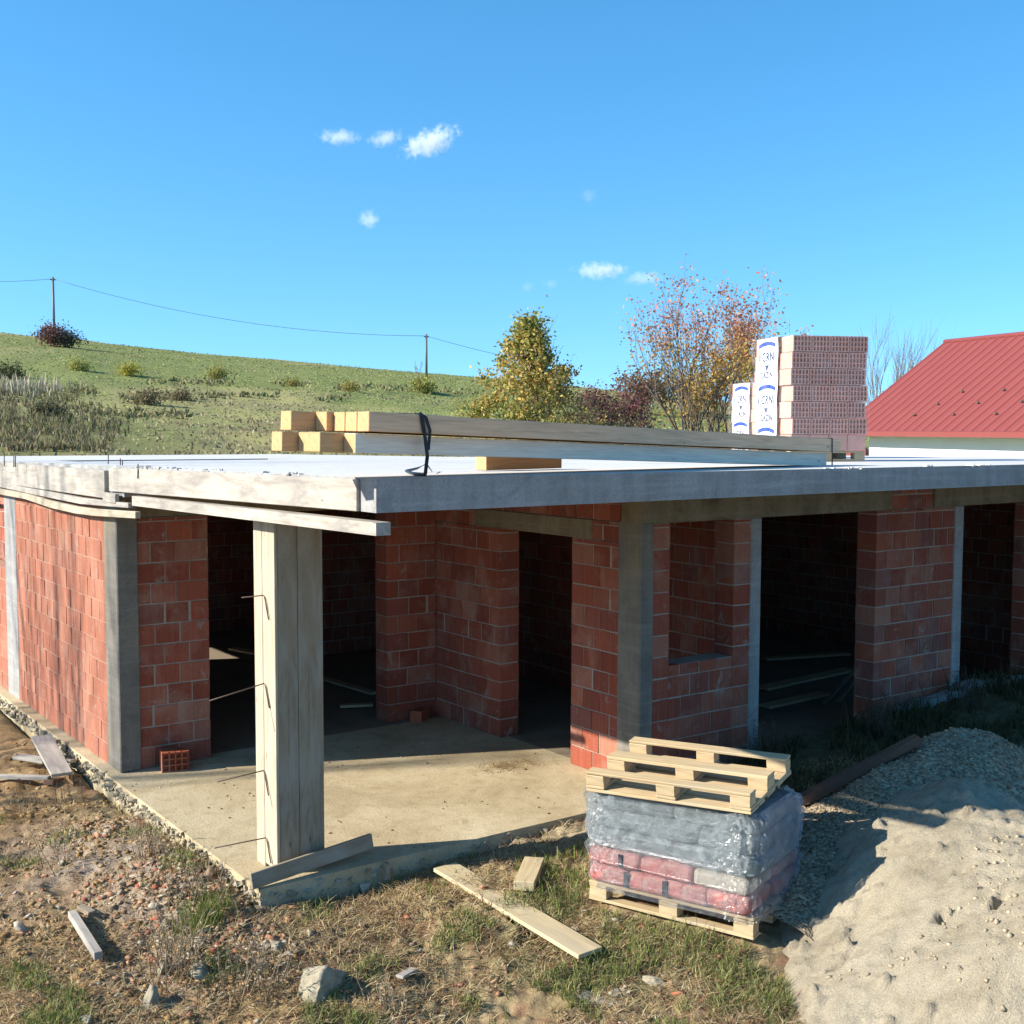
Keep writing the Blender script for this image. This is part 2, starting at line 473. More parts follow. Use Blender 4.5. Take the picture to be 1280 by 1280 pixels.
BR = [(0.325, 0.090, 0.052), (0.305, 0.081, 0.047), (0.345, 0.101, 0.058), (0.285, 0.076, 0.046), (0.335, 0.110, 0.066), (0.315, 0.085, 0.051), (0.28, 0.083, 0.056)]
def brick_wall(axis, plane, thick, rects, name="brick_wall", parent=house, pale=0.0, dark=0.0, z_off=0.0, even=0.0):
    """rects: (a0, a1, z0, z1) along the axis; plane is the outer face, thick goes to +"""
    mb = MB(); mi = []
    L, H, BL = 0.25, 0.20, 0.238
    def bx(a0, a1, t0, t1, z0, z1, c, m, jit=0.0):
        if axis == "x": mb.box((a0, plane + t0, z0), (a1, plane + t1, z1), c, jit)
        else: mb.box((plane + t0, a0, z0), (plane + t1, a1, z1), c, jit)
        mi.extend([m] * 6)
    for (A0, A1, Z0, Z1) in rects:
        bx(A0 + 0.004, A1 - 0.004, 0.006, thick - 0.006, Z0 + 0.003, Z1 - 0.003, (1, 1, 1), 1)
        k0 = int(math.floor((Z0 - z_off) / H)); k1 = int(math.ceil((Z1 - z_off) / H))
        for k in range(k0, k1):
            zb, zt = max(Z0, z_off + k * H), min(Z1, z_off + (k + 1) * H)
            if zt - zb < 0.03: continue
            off = (0.125 if k % 2 else 0.0) + random.uniform(-0.02, 0.02)
            n0 = int(math.floor((A0 - off) / L)) - 1
            for q in range(n0, n0 + int((A1 - A0) / L) + 4):
                g0, g1 = random.uniform(0.003, 0.010), random.uniform(0.003, 0.010)
                if random.random() < 0.12: g1 += random.uniform(0.005, 0.022)
                b0, b1 = max(off + q * L + g0, A0), min(off + (q + 1) * L - g1, A1)
                if b1 - b0 < 0.075: continue
                if b0 - A0 < 0.115: b0 = A0
                if A1 - b1 < 0.115: b1 = A1
                if b1 - b0 < 0.06 or b1 > A1 + 1e-6 or b0 < A0 - 1e-6: continue
                c = random.choice(BR); s = random.uniform(0.88, 1.1)
                c = tuple(x * s for x in c)
                if random.random() < 0.08 + pale: c = tuple(0.65 * x + 0.35 * p for x, p in zip(c, (0.46, 0.26, 0.18)))
                if random.random() < 0.05 + dark: c = tuple(0.6 * x + 0.4 * p for x, p in zip(c, (0.16, 0.10, 0.10)))
                if even: c = tuple(x * (1 - even) + y * even for x, y in zip(c, (0.385, 0.17, 0.105)))  # sunlit wall: blocks paler and more even, sunlight partly put into the colour
                e = random.uniform(-0.003, 0.003)
                bx(b0, b1, e, thick - e, zb + 0.006, zt - random.uniform(0.004, 0.01), c, 0, 0.002)
    o = mb.build(name, MAT["brick"], parent, bevel=0.0)
    o.data.materials.append(MAT["mortar_red" if even else "mortar"])
    o.data.polygons.foreach_set("material_index", mi)
    return o
def block(name, lo, hi, mat, parent=house, bevel=0.008, jit=0.0):
    mb = MB(); mb.box(lo, hi, (1, 1, 1), jit)
    return mb.build(name, MAT[mat], parent, bevel=bevel)

# porch and inner floors
def build_floor():
    xs = np.arange(-0.22, 3.6 + 0.01, 0.05); ys = np.arange(-0.2, 3.4, 0.05)
    mb = MB()
    mb.box((-0.22, -0.2, -0.5), (3.75, 3.45, 0.0))
    mb.box((-0.22, 3.45, -0.5), (-0.09, 13.4, 0.0))
    o = mb.build("porch_floor", MAT["floor"], house)
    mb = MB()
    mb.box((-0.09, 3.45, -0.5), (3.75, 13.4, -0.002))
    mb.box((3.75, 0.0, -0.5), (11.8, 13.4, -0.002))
    MAT["room_floor"] = m_concrete("room_floor", (0.25, 0.20, 0.14), 0.6, streak=False)  # room shade partly put into the colour, darker than the porch floor
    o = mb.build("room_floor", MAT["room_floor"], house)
    # rough broken rim of the porch slab: crumbly concrete edge
    V, F = [], []
    mbr = MB()
    def rim(p0, p1, n):
        p0, p1 = Vector(p0), Vector(p1)
        d = (p1 - p0).normalized(); nrm = Vector((d.y, -d.x, 0))
        for k in range(n):
            p = p0.lerp(p1, (k + random.random()) / n)
            s = random.uniform(0.008, 0.032) * (1.4 if random.random() < 0.1 else 1)
            ph = random.uniform(0, 6)
            m = Matrix.Translation(p + nrm * random.uniform(-0.02, 0.02) + Vector((0, 0, random.uniform(-0.16, -0.02)))) @ Matrix.Rotation(ph, 4, "Z") @ Matrix.Rotation(random.uniform(-.5, .5), 4, "X")
            mbr.box((-s, -s * 0.6, -s * 0.5), (s, s * 0.6, s * 0.5), random.choice([(0.36, 0.31, 0.22), (0.30, 0.25, 0.17), (0.40, 0.35, 0.26)]), s * 0.45, m)
    rim((-0.22, 8.0, 0), (-0.22, -0.2, 0), 620)
    rim((-0.22, -0.2, 0), (2.6, -0.2, 0), 60)
    mbr.build("broken_rim", MAT["stone"], house)["kind"] = "stuff"
build_floor()

# walls
brick_wall("y", -0.10, 0.25, [(3.66, 7.10, 0, 2.66), (7.66, 8.9, 0, 1.55), (7.66, 8.9, 2.34, 2.66), (8.9, 9.35, 0, 2.66), (9.35, 10.5, 0, 1.2), (9.35, 10.5, 1.9, 2.66), (10.5, 13.4, 0, 2.66)], pale=0.1, even=0.62)
block("column", (-0.105, 3.28, 0), (0.10, 3.66, 2.66), "concrete", bevel=0.01)
block("column", (-0.105, 7.10, -0.05), (0.16, 7.66, 2.66), "concrete_pale", bevel=0.01)
brick_wall("x", 3.32, 0.25, [(0.10, 0.81, 0, 2.44)], dark=0.05)
brick_wall("x", 3.55, 0.25, [(2.97, 3.615, 0, 2.79)], dark=0.08, pale=0.05)
brick_wall("y", 3.62, 0.25, [(2.28, 3.55, 0, 2.25), (0.34, 1.06, 0, 2.25), (0.34, 3.55, 2.44, 2.79)])
block("lintel", (3.612, 0.75, 2.25), (3.88, 2.75, 2.44), "beam_concrete")
brick_wall("y", 3.622, 0.246, [(0.34, 0.75, 2.25, 2.44)]); brick_wall("y", 3.622, 0.246, [(2.75, 3.55, 2.25, 2.44)])
block("column", (3.585, 0.02, -0.1), (3.75, 0.34, 2.46), "concrete", bevel=0.012)
brick_wall("x", 0.04, 0.25, [(3.75, 3.96, 0, 2.44), (3.96, 4.80, 0, 1.11), (4.80, 5.03, 0, 2.44)])
block("column", (5.03, 0.03, -0.1), (5.18, 0.29, 2.44), "concrete_pale", bevel=0.012)
brick_wall("x", 0.04, 0.25, [(6.96, 8.35, 0, 2.44), (7.2, 7.95, 2.44, 2.79)], dark=0.12)
block("column", (8.35, 0.03, -0.1), (8.52, 0.29, 2.44), "concrete_pale", bevel=0.012)
brick_wall("x", 0.04, 0.25, [(9.95, 11.5, 0, 2.44)])
block("beam", (3.585, 0.025, 2.44), (7.2, 0.30, 2.79), "beam_concrete")
block("beam", (7.95, 0.025, 2.44), (11.5, 0.30, 2.79), "beam_concrete")
block("beam", (5.96, 6.95, 2.42), (11.5, 7.09, 2.785), "beam_concrete")  # unseen beam, added to close a roof gap that let a sun sliver in
brick_wall("y", 0.08, 0.065, [(7.67, 8.89, 1.56, 2.33)], dark=0.2)  # infill added behind the window opening to keep sun patches out of the room
block("beam", (0.10, 3.33, 2.44), (3.61, 3.57, 2.79), "beam_concrete")
# rooms behind
brick_wall("x", 7.6, 0.20, [(4.0, 5.7, 0, 2.66)], dark=0.1)
brick_wall("x", 10.4, 0.20, [(0.15, 6.0, 0, 2.66)], dark=0.1)
brick_wall("y", 5.75, 0.20, [(1.25, 10.4, 0, 2.66)], dark=0.1)
brick_wall("y", 11.3, 0.20, [(0.3, 7.1, 0, 2.66), (7.1, 12.9, 0, 2.38)], dark=0.1)
brick_wall("x", 12.9, 0.20, [(6.25, 11.5, 0, 2.38)], dark=0.1)
brick_wall("x", 13.15, 0.25, [(0.15, 6.0, 0, 2.66)], dark=0.1)
brick_wall("y", 6.0, 0.25, [(7.0, 13.4, 0, 2.66)], dark=0.1)

# roof slab
def slab_z(x, y): return 3.0 - 0.012 * (y + 1.72) - 0.003 * x
def build_roof():
    mb = MB(); mi = []
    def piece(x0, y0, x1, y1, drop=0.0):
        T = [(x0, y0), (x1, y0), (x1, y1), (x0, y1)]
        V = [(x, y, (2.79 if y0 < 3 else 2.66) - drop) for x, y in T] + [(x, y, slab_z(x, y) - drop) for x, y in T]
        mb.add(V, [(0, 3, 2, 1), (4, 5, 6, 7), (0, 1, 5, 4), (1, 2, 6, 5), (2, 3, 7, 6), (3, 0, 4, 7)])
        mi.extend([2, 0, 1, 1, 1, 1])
    piece(-0.11, -1.72, 5.6, 3.0); piece(-0.11, 3.0, 5.6, 6.4)
    piece(5.6, -1.72, 11.8, 2.0); piece(5.6, 2.0, 11.8, 7.1)
    piece(-0.11, 6.4, 0.45, 7.4); piece(3.3, 6.4, 5.6, 7.4)
    mb.box((0.44, 6.39, 2.65), (3.31, 7.41, 2.70)); mi.extend([1] * 6)  # cover added under the stair hole to keep sun out of the rooms
    piece(5.6, 7.1, 6.25, 7.4)
    piece(-0.11, 7.4, 6.25, 13.5); piece(6.25, 7.1, 11.8, 13.5, 0.20)
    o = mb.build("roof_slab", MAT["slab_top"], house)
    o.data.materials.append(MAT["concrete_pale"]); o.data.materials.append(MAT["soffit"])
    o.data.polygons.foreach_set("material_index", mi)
    # crumbs and splashes of concrete along the top edges of the slab
    cr = MB()
    for k in range(230):
        t = random.random()
        if vnoise(np.array([t * 14]), np.array([k < 80]), 3)[0] < -0.05: continue
        if k < 80: x, y = -0.11 + random.gauss(0.02, 0.02), -1.5 + 4.8 * t
        else: x, y = 0.9 + 5.5 * t ** 0.9, -1.72 + abs(random.gauss(0.0, 0.03))
        s = random.uniform(0.004, 0.014)
        m = Matrix.Translation((x, y, slab_z(x, y) + s * 0.3)) @ Matrix.Rotation(random.uniform(0, 3), 4, "Z")
        cr.box((-s * 1.6, -s, -s), (s * 1.6, s, s * 0.7), (0.62, 0.6, 0.55), s * 0.4, m)
    cr.build("concrete_crumbs", MAT["stone"], house)["kind"] = "stuff"
build_roof()

# formwork along the left edge of the slab
def strip_board(name, pts, thick, xo, mat, xin=None):
    """pts: (y, z_bottom, z_top) from far to near; board lies in the plane x = xo"""
    mb = MB(); n = len(pts)
    x1 = xo + thick
    V = []
    for (y, zb, zt) in pts: V += [(xo, y, zb), (xo, y, zt), (x1, y, zt), (x1, y, zb)]
    F = [(0, 1, 2, 3), tuple((n - 1) * 4 + i for i in (3, 2, 1, 0))]
    for i in range(n - 1):
        for k in range(4):
            F.append((i * 4 + k, (i + 1) * 4 + k, (i + 1) * 4 + (k + 1) % 4, i * 4 + (k + 1) % 4))
    # object origin on the board so that the grain runs along it
    mw = Matrix.Translation((xo, pts[0][0], pts[0][1])) @ Matrix.Rotation(-math.pi / 2, 4, "Z")
    inv = mw.inverted()
    mb.add([inv @ Vector(p) for p in V], F)
    o = mb.build(name, MAT[mat], None, mw=mw, bevel=0.004)
    o.parent = house; o.matrix_world = mw
    return o
def on_x(x, y, c):
    q = ray(x, y); P = CAM + q * (c - CAM[0]) / q[0]
    return P[1], P[2]
def px_board(name, top, bot, thick, xo, mat, start=None):
    ys = []
    T = [on_x(a, b, xo) for a, b in top]; B = [on_x(a, b, xo) for a, b in bot]
    Y = sorted(set([t[0] for t in T] + [b[0] for b in B]), reverse=True)
    f = lambda L, y: float(np.interp(-y, [-p[0] for p in L], [p[1] for p in L]))
    pts = [(y, f(B, y), f(T, y)) for y in Y]
    if start: pts = [(start, pts[0][1], pts[0][2])] + pts
    return strip_board(name, pts, thick, xo, mat)
# long upper shutter boards
strip_board("formwork_board", [(3.36, 2.70, slab_z(0, 3.36) - 0.02), (1.5, 2.735, slab_z(0, 1.5) - 0.012), (-1.52, 2.79, slab_z(0, -1.52) - 0.012)], 0.026, -0.137, "form_white")
strip_board("formwork_board", [(13.4, 2.60, slab_z(0, 13.4) - 0.03), (7.9, 2.615, slab_z(0, 7.9) - 0.01), (3.42, 2.63, slab_z(0, 3.42) - 0.045)], 0.05, -0.162, "form_white")
px_board("formwork_board", [(2, 603.5), (30, 609), (62, 614.5), (100, 622), (140, 627), (160, 629)], [(2, 609.5), (30, 615.5), (62, 622.5), (100, 630), (140, 633.5), (160, 635)], 0.05, -0.172, "form_white", 13.3)
px_board("formwork_board", [(2, 611.5), (31, 617), (62.5, 626), (94, 633), (116, 636), (168, 639.5)], [(2, 618.6), (31, 624), (62.5, 635), (94, 642), (116, 645), (169, 648.3)], 0.05, -0.20, "form_pale", 13.3)
px_board("formwork_board", [(165, 620), (470, 653.5)], [(165, 632), (470, 670)], 0.10, -0.16, "form_white")
strip_board("packing_block", [(3.42, 2.60, 2.69), (3.05, 2.60, 2.69)], 0.04, -0.18, "form_white")
# corner post still boxed in its boards; sun side paler, shaded front darker by colour
post = block("post", (0.03, 0.03, -0.02), (0.33, 0.33, 2.66), "concrete")
def vboard(lo, hi, mat):
    mw = Matrix.Translation((lo[0], lo[1], lo[2])) @ Matrix.Rotation(-math.pi / 2, 4, "Y")
    mb = MB(); inv = mw.inverted()
    mb.box(lo, hi, (1, 1, 1), 0.002, None)
    mb.v = [tuple(inv @ Vector(p)) for p in mb.v]
    o = mb.build("board", MAT[mat], None, mw=mw, bevel=0.003)
    o.parent = post; o.matrix_world = mw
vboard((0.004, -0.002, 0.03), (0.029, 0.21, 2.65), "form_pale")
vboard((0.002, 0.213, 0.0), (0.029, 0.36, 2.655), "form_pale")
vboard((0.031, 0.003, 0.0), (0.19, 0.029, 2.65), "form_grey")
vboard((0.193, 0.001, 0.01), (0.395, 0.029, 2.655), "form_grey")
vboard((0.331, 0.03, 0.0), (0.356, 0.34, 2.65), "form_grey")
for (a, b, zz) in [((302, 747), (330, 744), 0), ((262, 876), (331, 854), 0), ((272, 977), (330, 963), 0), ((268, 1060), (333, 1047), 0)]:
    y1, z1 = on_x(b[0], b[1], 0.0)
    q = ray(*a); t = (y1 + 0.02 - CAM[1]) / q[1]; P = CAM + q * t
    mb = MB(); mb.tube([(P[0], P[1], P[2]), (-0.004, y1, z1), (-0.006, y1 - 0.03, z1 - 0.03), (-0.006, y1 - 0.09, z1 - 0.17)], 0.005, 5, (0.10, 0.07, 0.05))
    mb.build("tie_wire", MAT["paint"], post)
# rebar ends sticking up from the slab edge
for (px_, py_, h_) in [(135, 580, 0.10), (150, 582, 0.07), (152.5, 583, 0.06), (172, 587, 0.05), (5, 574, 0.06), (17, 575, 0.05), (19, 575, 0.05)]:
    P = at_z(px_, py_, 2.93)
    mb = MB(); mb.tube([(P[0], P[1], 2.85), (P[0] + .004, P[1], 2.93 + h_)], 0.006, 5, (0.12, 0.08, 0.06))
    mb.build("rebar_end", MAT["paint"], house)

# ------------------------------------------------------------------ things on the roof
def plank(name, label, cat, p0, p1, w, t, mat, up=(0, 0, 1), group=None, jit=0.002, bevel=0.003, end_mat=None):
    """board from p0 to p1 (bottom middle of each end), w wide, t thick; local X runs along the grain"""
    mw, L = frame_from(p0, p1, up)
    mb = MB(); n = max(2, int(L / 0.35))
    for i in range(1):
        V, F = [], []
        for k in range(n + 1):
            x = L * k / n
            s = 0.0015
            a, b = random.uniform(-s, s), random.uniform(-s, s)
            V += [(x, -w / 2 + a, b), (x, w / 2 + a, b), (x, w / 2 + a, t + b), (x, -w / 2 + a, t + b)]
        F.append((0, 3, 2, 1)); F.append(tuple(n * 4 + q for q in (0, 1, 2, 3)))
        for k in range(n):
            for q in range(4):
                F.append((k * 4 + q, k * 4 + (q + 1) % 4, (k + 1) * 4 + (q + 1) % 4, (k + 1) * 4 + q))
        mb.add(V, [tuple(reversed(f)) for f in F] if False else F)
    o = mb.build(name, MAT[mat], None, mw=mw, bevel=bevel)
    bm = bmesh.new(); bm.from_mesh(o.data); bmesh.ops.recalc_face_normals(bm, faces=bm.faces); bm.to_mesh(o.data); bm.free()
    if end_mat:
        o.data.materials.append(MAT[end_mat])
        for p in o.data.polygons:
            if abs(p.normal.x) > 0.9: p.material_index = 1
    if label: tag(o, label, cat, group)
    return o

BD = Vector((5.30, 0.86, -0.185)).normalized()                 # direction of the timbers
BN = Vector((-BD.y, BD.x, 0)).normalized()
BW, BH = 0.11, 0.115
def timber(base, k, s, L, label, mat, name="timber_beam"):
    p0 = Vector(base) + BN * (k * 0.118 + BW / 2) + BD * s
    return plank(name, label, "beam", p0, p0 + BD * L, BW, BH, mat, group="roof timbers stacked on the slab", bevel=0.003, end_mat=None if mat == "beam_wood" else "beam_wood")
LB, UB = (-0.29, -1.79, 3.155), (-0.225, -1.84, 3.283)
timber(LB, 0, 0.0, 5.30, "front beam of the lower layer, bluish grey side towards the viewer", "beam_pale")
timber(LB, 1, -0.167, 5.35, "second beam of the lower layer, its pale end beside the front beam's end", "beam_wood")
timber(LB, 2, -0.16, 5.35, "third beam of the lower layer, its end half in shadow", "beam_wood")
timber(LB, 3, -0.27, 5.40, "leftmost beam of the lower layer, its end sticking out farthest left", "beam_wood")
timber(UB, 0, 0.0, 5.38, "front beam of the upper layer, long greyish brown side towards the viewer", "beam_grey")
timber(UB, 1, 0.0, 5.35, "second beam of the upper layer, bright end flush with the front beam", "beam_wood")
timber(UB, 2, 0.0, 5.35, "middle beam of the upper layer with a square sunny end", "beam_wood")
timber(UB, 3, -0.045, 5.30, "fourth beam of the upper layer, end partly shaded by its left neighbour", "beam_wood")
timber(UB, 4, -0.22, 5.40, "leftmost beam of the upper layer, highest of the pile", "beam_wood")
# bearer block under the pile and a lath at the far end
q0 = at_z(608, 588, 2.99); q1 = at_z(728, 586.5, 2.99)
bd = (Vector(q1) - Vector(q0)); bn = Vector((-bd.y, bd.x, 0)).normalized()
plank("bearer_block", "short timber offcut on the slab carrying the pile of beams", "timber block", Vector(q0) + BN * 0.06, Vector(q0) + BN * 0.06 + Vector((BD.x, BD.y, 0)).normalized() * 0.83, 0.12, 0.135, "brown_wood", end_mat="beam_wood")  # sides darker than the sunny end: front shade put into the colour
# black straps round the pile
def strap():
    mb = MB()
    a = Vector(UB) + BD * 0.40
    up = Vector((0, 0, 1))
    p = [a - BN * 0.006 + BD * 0.03 + up * -0.25, a - BN * 0.02 + BD * 0.035 + up * -0.14, a - BN * 0.012 + BD * 0.02, a - BN * 0.006 + BD * 0.0 + up * 0.11,
         a + BN * 0.03 + up * 0.122 - BD * 0.02, a + BN * 0.58 + up * 0.122 - BD * 0.03]
    def band(P, w, off=Vector((0, 0, 0))):
        V, F = [], []
        for c in P:
            V += [c + off - BD * w / 2, c + off + BD * w / 2, c + off + BD * w / 2 - BN * 0.004 + up * 0.003, c + off - BD * w / 2 - BN * 0.004 + up * 0.003]
        for i in range(len(P) - 1):
            for k in range(4): F.append((i * 4 + k, i * 4 + (k + 1) % 4, i * 4 + 4 + (k + 1) % 4, i * 4 + 4 + k))
        mb.add(V, F)
    band(p, 0.026)
    band([a - BN * 0.012 + BD * 0.05 + up * -0.10, a - BN * 0.016 + BD * 0.06 + up * 0.02, a - BN * 0.012 + BD * 0.03 + up * 0.10, a + BN * 0.02 + BD * 0.01 + up * 0.126], 0.022)
    g = Vector(at_z(508, 591, 2.995)); h = Vector(at_z(533, 587.5, 2.995)); h2 = Vector(at_z(540, 591.5, 2.995))
    tail = [p[1], p[0], (p[0] * 0.45 + g * 0.55) - BD * 0.012, g + up * 0.012, (g + h) / 2 + up * 0.02, h + up * 0.045, h2 + up * 0.012]
    mb.tube(tail, [0.011, 0.011, 0.011, 0.011, 0.009, 0.006, 0.003], 6)
    o = mb.build("strap", MAT["black_strap"])
    tag(o, "black lashing strap hanging from the beams down to the slab edge", "strap")
    mb = MB(); a = Vector(UB) + BD * 5.22
    mb.tube([a - BN * 0.012 - up * 0.12, a - BN * 0.008 + up * 0.118, a + BN * 0.3 + up * 0.122], 0.006, 5)
    o = mb.build("strap", MAT["black_strap"])
    tag(o, "thin black band round the far right end of the beams", "strap")
strap()

# palletised hollow blocks in printed film
def text_mesh(s, size):
    cu = bpy.data.curves.new("t", "FONT"); cu.body = s; cu.size = size; cu.align_x = "CENTER"; cu.align_y = "CENTER"; cu.resolution_u = 3; cu.offset = size * 0.012; cu.space_character = 1.12
    o = bpy.data.objects.new("t", cu); COL.objects.link(o)
    dg = bpy.context.evaluated_depsgraph_get()
    me = bpy.data.meshes.new_from_object(o.evaluated_get(dg))
    V = [tuple(v.co) for v in me.vertices]; F = [tuple(p.vertices) for p in me.polygons]
    bpy.data.objects.remove(o); bpy.data.curves.remove(cu); bpy.data.meshes.remove(me)
    return V, F
def m_film(name, col, alpha, rough=0.25, bumpd=0.01, bs=9):
    k = NB(name); v = k.coord("Position")
    w = k.noise(v, bs, 5, 0.6, 0.8)
    nm = k.bump(w, 0.8, bumpd)
    k.done(col, rough, nm, 0.6)
    tr = k.n("ShaderNodeBsdfTransparent"); mx = k.n("ShaderNodeMixShader")
    fac = k.ramp(k.noise(v, bs * 0.6, 4, 0.6, 1.0), [(0.35, max(0.0, alpha - 0.06)), (0.7, alpha + 0.06)])
    k.l(fac, mx.inputs[0]); k.l(tr.outputs[0], mx.inputs[1]); k.l(k.b.outputs[0], mx.inputs[2]); k.l(mx.outputs[0], k.out.inputs["Surface"])
    return k.m
MAT["clear_film"] = m_film("clear_film", (0.80, 0.76, 0.76), 0.06, 0.25, 0.004)
MAT["print_white"] = NB("white_print").done((0.78, 0.79, 0.80), 0.45)
MAT["print_blue"] = NB("blue_print").done((0.010, 0.05, 0.27), 0.5)
MAT["print_navy"] = NB("navy_print").done((0.03, 0.04, 0.10), 0.45)
def m_attr_block():
    k = NB("new_clay_block"); v = k.coord("Position")
    c = k.mix(0.35, k.attr(), k.ramp(k.noise(v, 14, 5, 0.65), [(0.3, 0.7), (0.7, 1.2)]), "MULTIPLY")
    return k.done(c, 0.85, k.bump(k.noise(v, 60, 3, 0.6), 0.3, 0.004), 0.2)
MAT["new_block"] = m_attr_block()
def block_pallet(loc, rz, courses, label, plain, ch=0.172, seedv=0, nx=4, slope_top=False, W_=0.88, D_=0.98):
    """front (local -Y) shows the hollow ends, left side (local -X) carries the printed sheet"""
    random.seed(100 + seedv)
    root = empty("block_pallet", loc, rz)
    tag(root, label, "pallet of blocks", "pallets of new blocks on the roof")
    base = MB()
    for y in (0.06, D_ / 2, D_ - 0.06):
        base.box((0, y - 0.05, 0.0), (W_, y + 0.05, 0.02)); base.box((0, y - 0.05, 0.085), (W_, y + 0.05, 0.105))
        for x in (0.06, W_ / 2, W_ - 0.06): base.box((x - 0.06, y - 0.05, 0.02), (x + 0.06, y + 0.05, 0.085))
    base.build("pallet", MAT["pallet_wood"], root, bevel=0.003)
    bw = W_ / nx
    z = 0.107
    prof = []
    for c in range(courses):
        mb = MB()
        shift = random.uniform(-0.016, 0.016)
        ch_ = ch
        lay = (0.60, 0.325, 0.255)
        for i in range(nx):
            x0, x1 = i * bw + shift + 0.004, (i + 1) * bw + shift - 0.004
            s = random.uniform(0.88, 1.1); col = tuple(q * s for q in lay)
            inn = tuple(q * 1.0 for q in col)
            if c < plain:
                mb.box((x0, 0, z + 0.003), (x1, D_, z + ch_ - 0.003), col, 0.001)
            else:
                mb.box((x0, 0.020, z + 0.003), (x1, D_, z + ch_ - 0.003), inn)
                t = 0.015
                nv = 5
                for k in range(nv + 1):
                    xx = x0 + (x1 - x0 - t) * k / nv
                    mb.box((xx, 0.0, z + 0.003), (xx + t, 0.020, z + ch_ - 0.003), col)
                for k in range(4):
                    zz = z + 0.003 + (ch_ - 0.006 - t) * k / 3
                    mb.box((x0 + 0.001, 0.0015, zz), (x1 - 0.001, 0.020, zz + t), col)
        mb.build("block_course", MAT["new_block"], root)
        prof.append((z, shift))
        z += ch_
    top = z
    # printed sheet hugging the left side
    y0, y1 = D_ * 0.30, D_ * 0.87
    N = 40
    def off(zz): return -0.036 + 0.004 * math.sin(zz * 17 + seedv)
    V, F = [], []
    for i in range(N + 1):
        zz = 0.12 + (top - 0.12) * i / N
        for j in range(7):
            yy = y0 + (y1 - y0) * j / 6
            V.append((off(zz), yy + 0.008 * math.sin(zz * 18 + seedv), zz))
    for j in range(7):
        yy = y0 + (y1 - y0) * j / 6
        V.append((0.12, yy, top + 0.012))
    for i in range(N + 1):
        for j in range(6): F.append((i * 7 + j, i * 7 + j + 1, i * 7 + j + 8, i * 7 + j + 7))
    sheet = np_mesh("printed_sheet", np.array(V), np.array(F), MAT["print_white"], root, smooth=True)
    # printing: repeats every 0.46 m (seen from the left the sheet's right side is local -Y)
    mbs = {"print_blue": MB(), "print_navy": MB()}
    wv = y1 - y0; cy = (y0 + y1) / 2
    def put(key, V2, F2, zc, dy=0.0):
        P = []
        for (u_, v_, *_w) in V2:
            zz = zc + v_; P.append((off(zz) - 0.005, cy - (u_ + dy), zz))
        mbs[key].add(P, F2)
    def rect(key, u0, u1, v0, v1, zc): put(key, [(u0, v0), (u1, v0), (u1, v1), (u0, v1)], [(0, 1, 2, 3)], zc)
    rep = 0.478
    zc = top - 0.085
    while zc > 0.16:
        arc_t, arc_f = [], []
        for i in range(13):
            u_ = -wv * 0.40 + wv * 0.80 * i / 12
            a = 0.030 * (1 - (2 * i / 12 - 1) ** 2)
            arc_t += [(u_, a - 0.022), (u_, a + 0.022)]
        for i in range(12): arc_f.append((2 * i, 2 * i + 2, 2 * i + 3, 2 * i + 1))
        if zc + 0.06 < top:
            put("print_blue", arc_t, arc_f, zc); mbs["print_blue"].build("blue_stripe", MAT["print_blue"], sheet); mbs["print_blue"] = MB()
        if zc - 0.12 > 0.15:
            V2, F2 = text_mesh("CRNI", 0.145); put("print_navy", V2, F2, zc - 0.125, 0.04)
            rect("print_navy", -wv * 0.40, -wv * 0.38, -0.035, 0.035, zc - 0.125)
            rect("print_navy", -wv * 0.36, -wv * 0.34, -0.035, 0.035, zc - 0.125)
        for r_, (u0, u1) in enumerate([(-0.2, -0.05), (0.06, 0.22)]):
            if zc - 0.19 > 0.15: rect("print_navy", u0, u1, -0.002, 0.002, zc - 0.185)
        if zc - 0.27 > 0.15:
            put("print_navy", [(-0.055, 0.035), (0.055, 0.035), (0.0, -0.035)], [(0, 2, 1)], zc - 0.245)
        if zc - 0.33 > 0.15:
            V2, F2 = text_mesh("CAZIN", 0.10); put("print_navy", V2, F2, zc - 0.325)
        for r_ in range(2):
            if zc - 0.40 - r_ * 0.02 > 0.15: rect("print_navy", -wv * 0.4, wv * 0.38, -0.0012, 0.0012, zc - 0.385 - r_ * 0.022)
        zc -= rep
    mbs["print_navy"].build("lettering", MAT["print_navy"], sheet)
    # stretch film over the outside
    rb = [(-0.055, -0.012), (W_ + 0.03, -0.012), (W_ + 0.03, D_ + 0.012), (-0.055, D_ + 0.012)]
    V, F = [], []
    per = []
    for k in range(4):
        a, b = rb[k], rb[(k + 1) % 4]
        for i in range(12): per.append((a[0] + (b[0] - a[0]) * i / 12, a[1] + (b[1] - a[1]) * i / 12))
    npz = 30; n = len(per)
    for i in range(npz + 1):
        zz = 0.10 + (top - 0.09) * i / npz
        for (x, y) in per:
            V.append((x + random.uniform(-0.0015, 0.0015), y + random.uniform(-0.0015, 0.0015), zz))
    for i in range(npz):
        for k in range(n): F.append((i * n + k, i * n + (k + 1) % n, (i + 1) * n + (k + 1) % n, (i + 1) * n + k))
    np_mesh("stretch_film", np.array(V), np.array(F), MAT["clear_film"], root, smooth=True)
    return root
def face_dir(px0, px1, y, z):
    a, b = at_z(px0, y, z), at_z(px1, y, z)
    return a, b
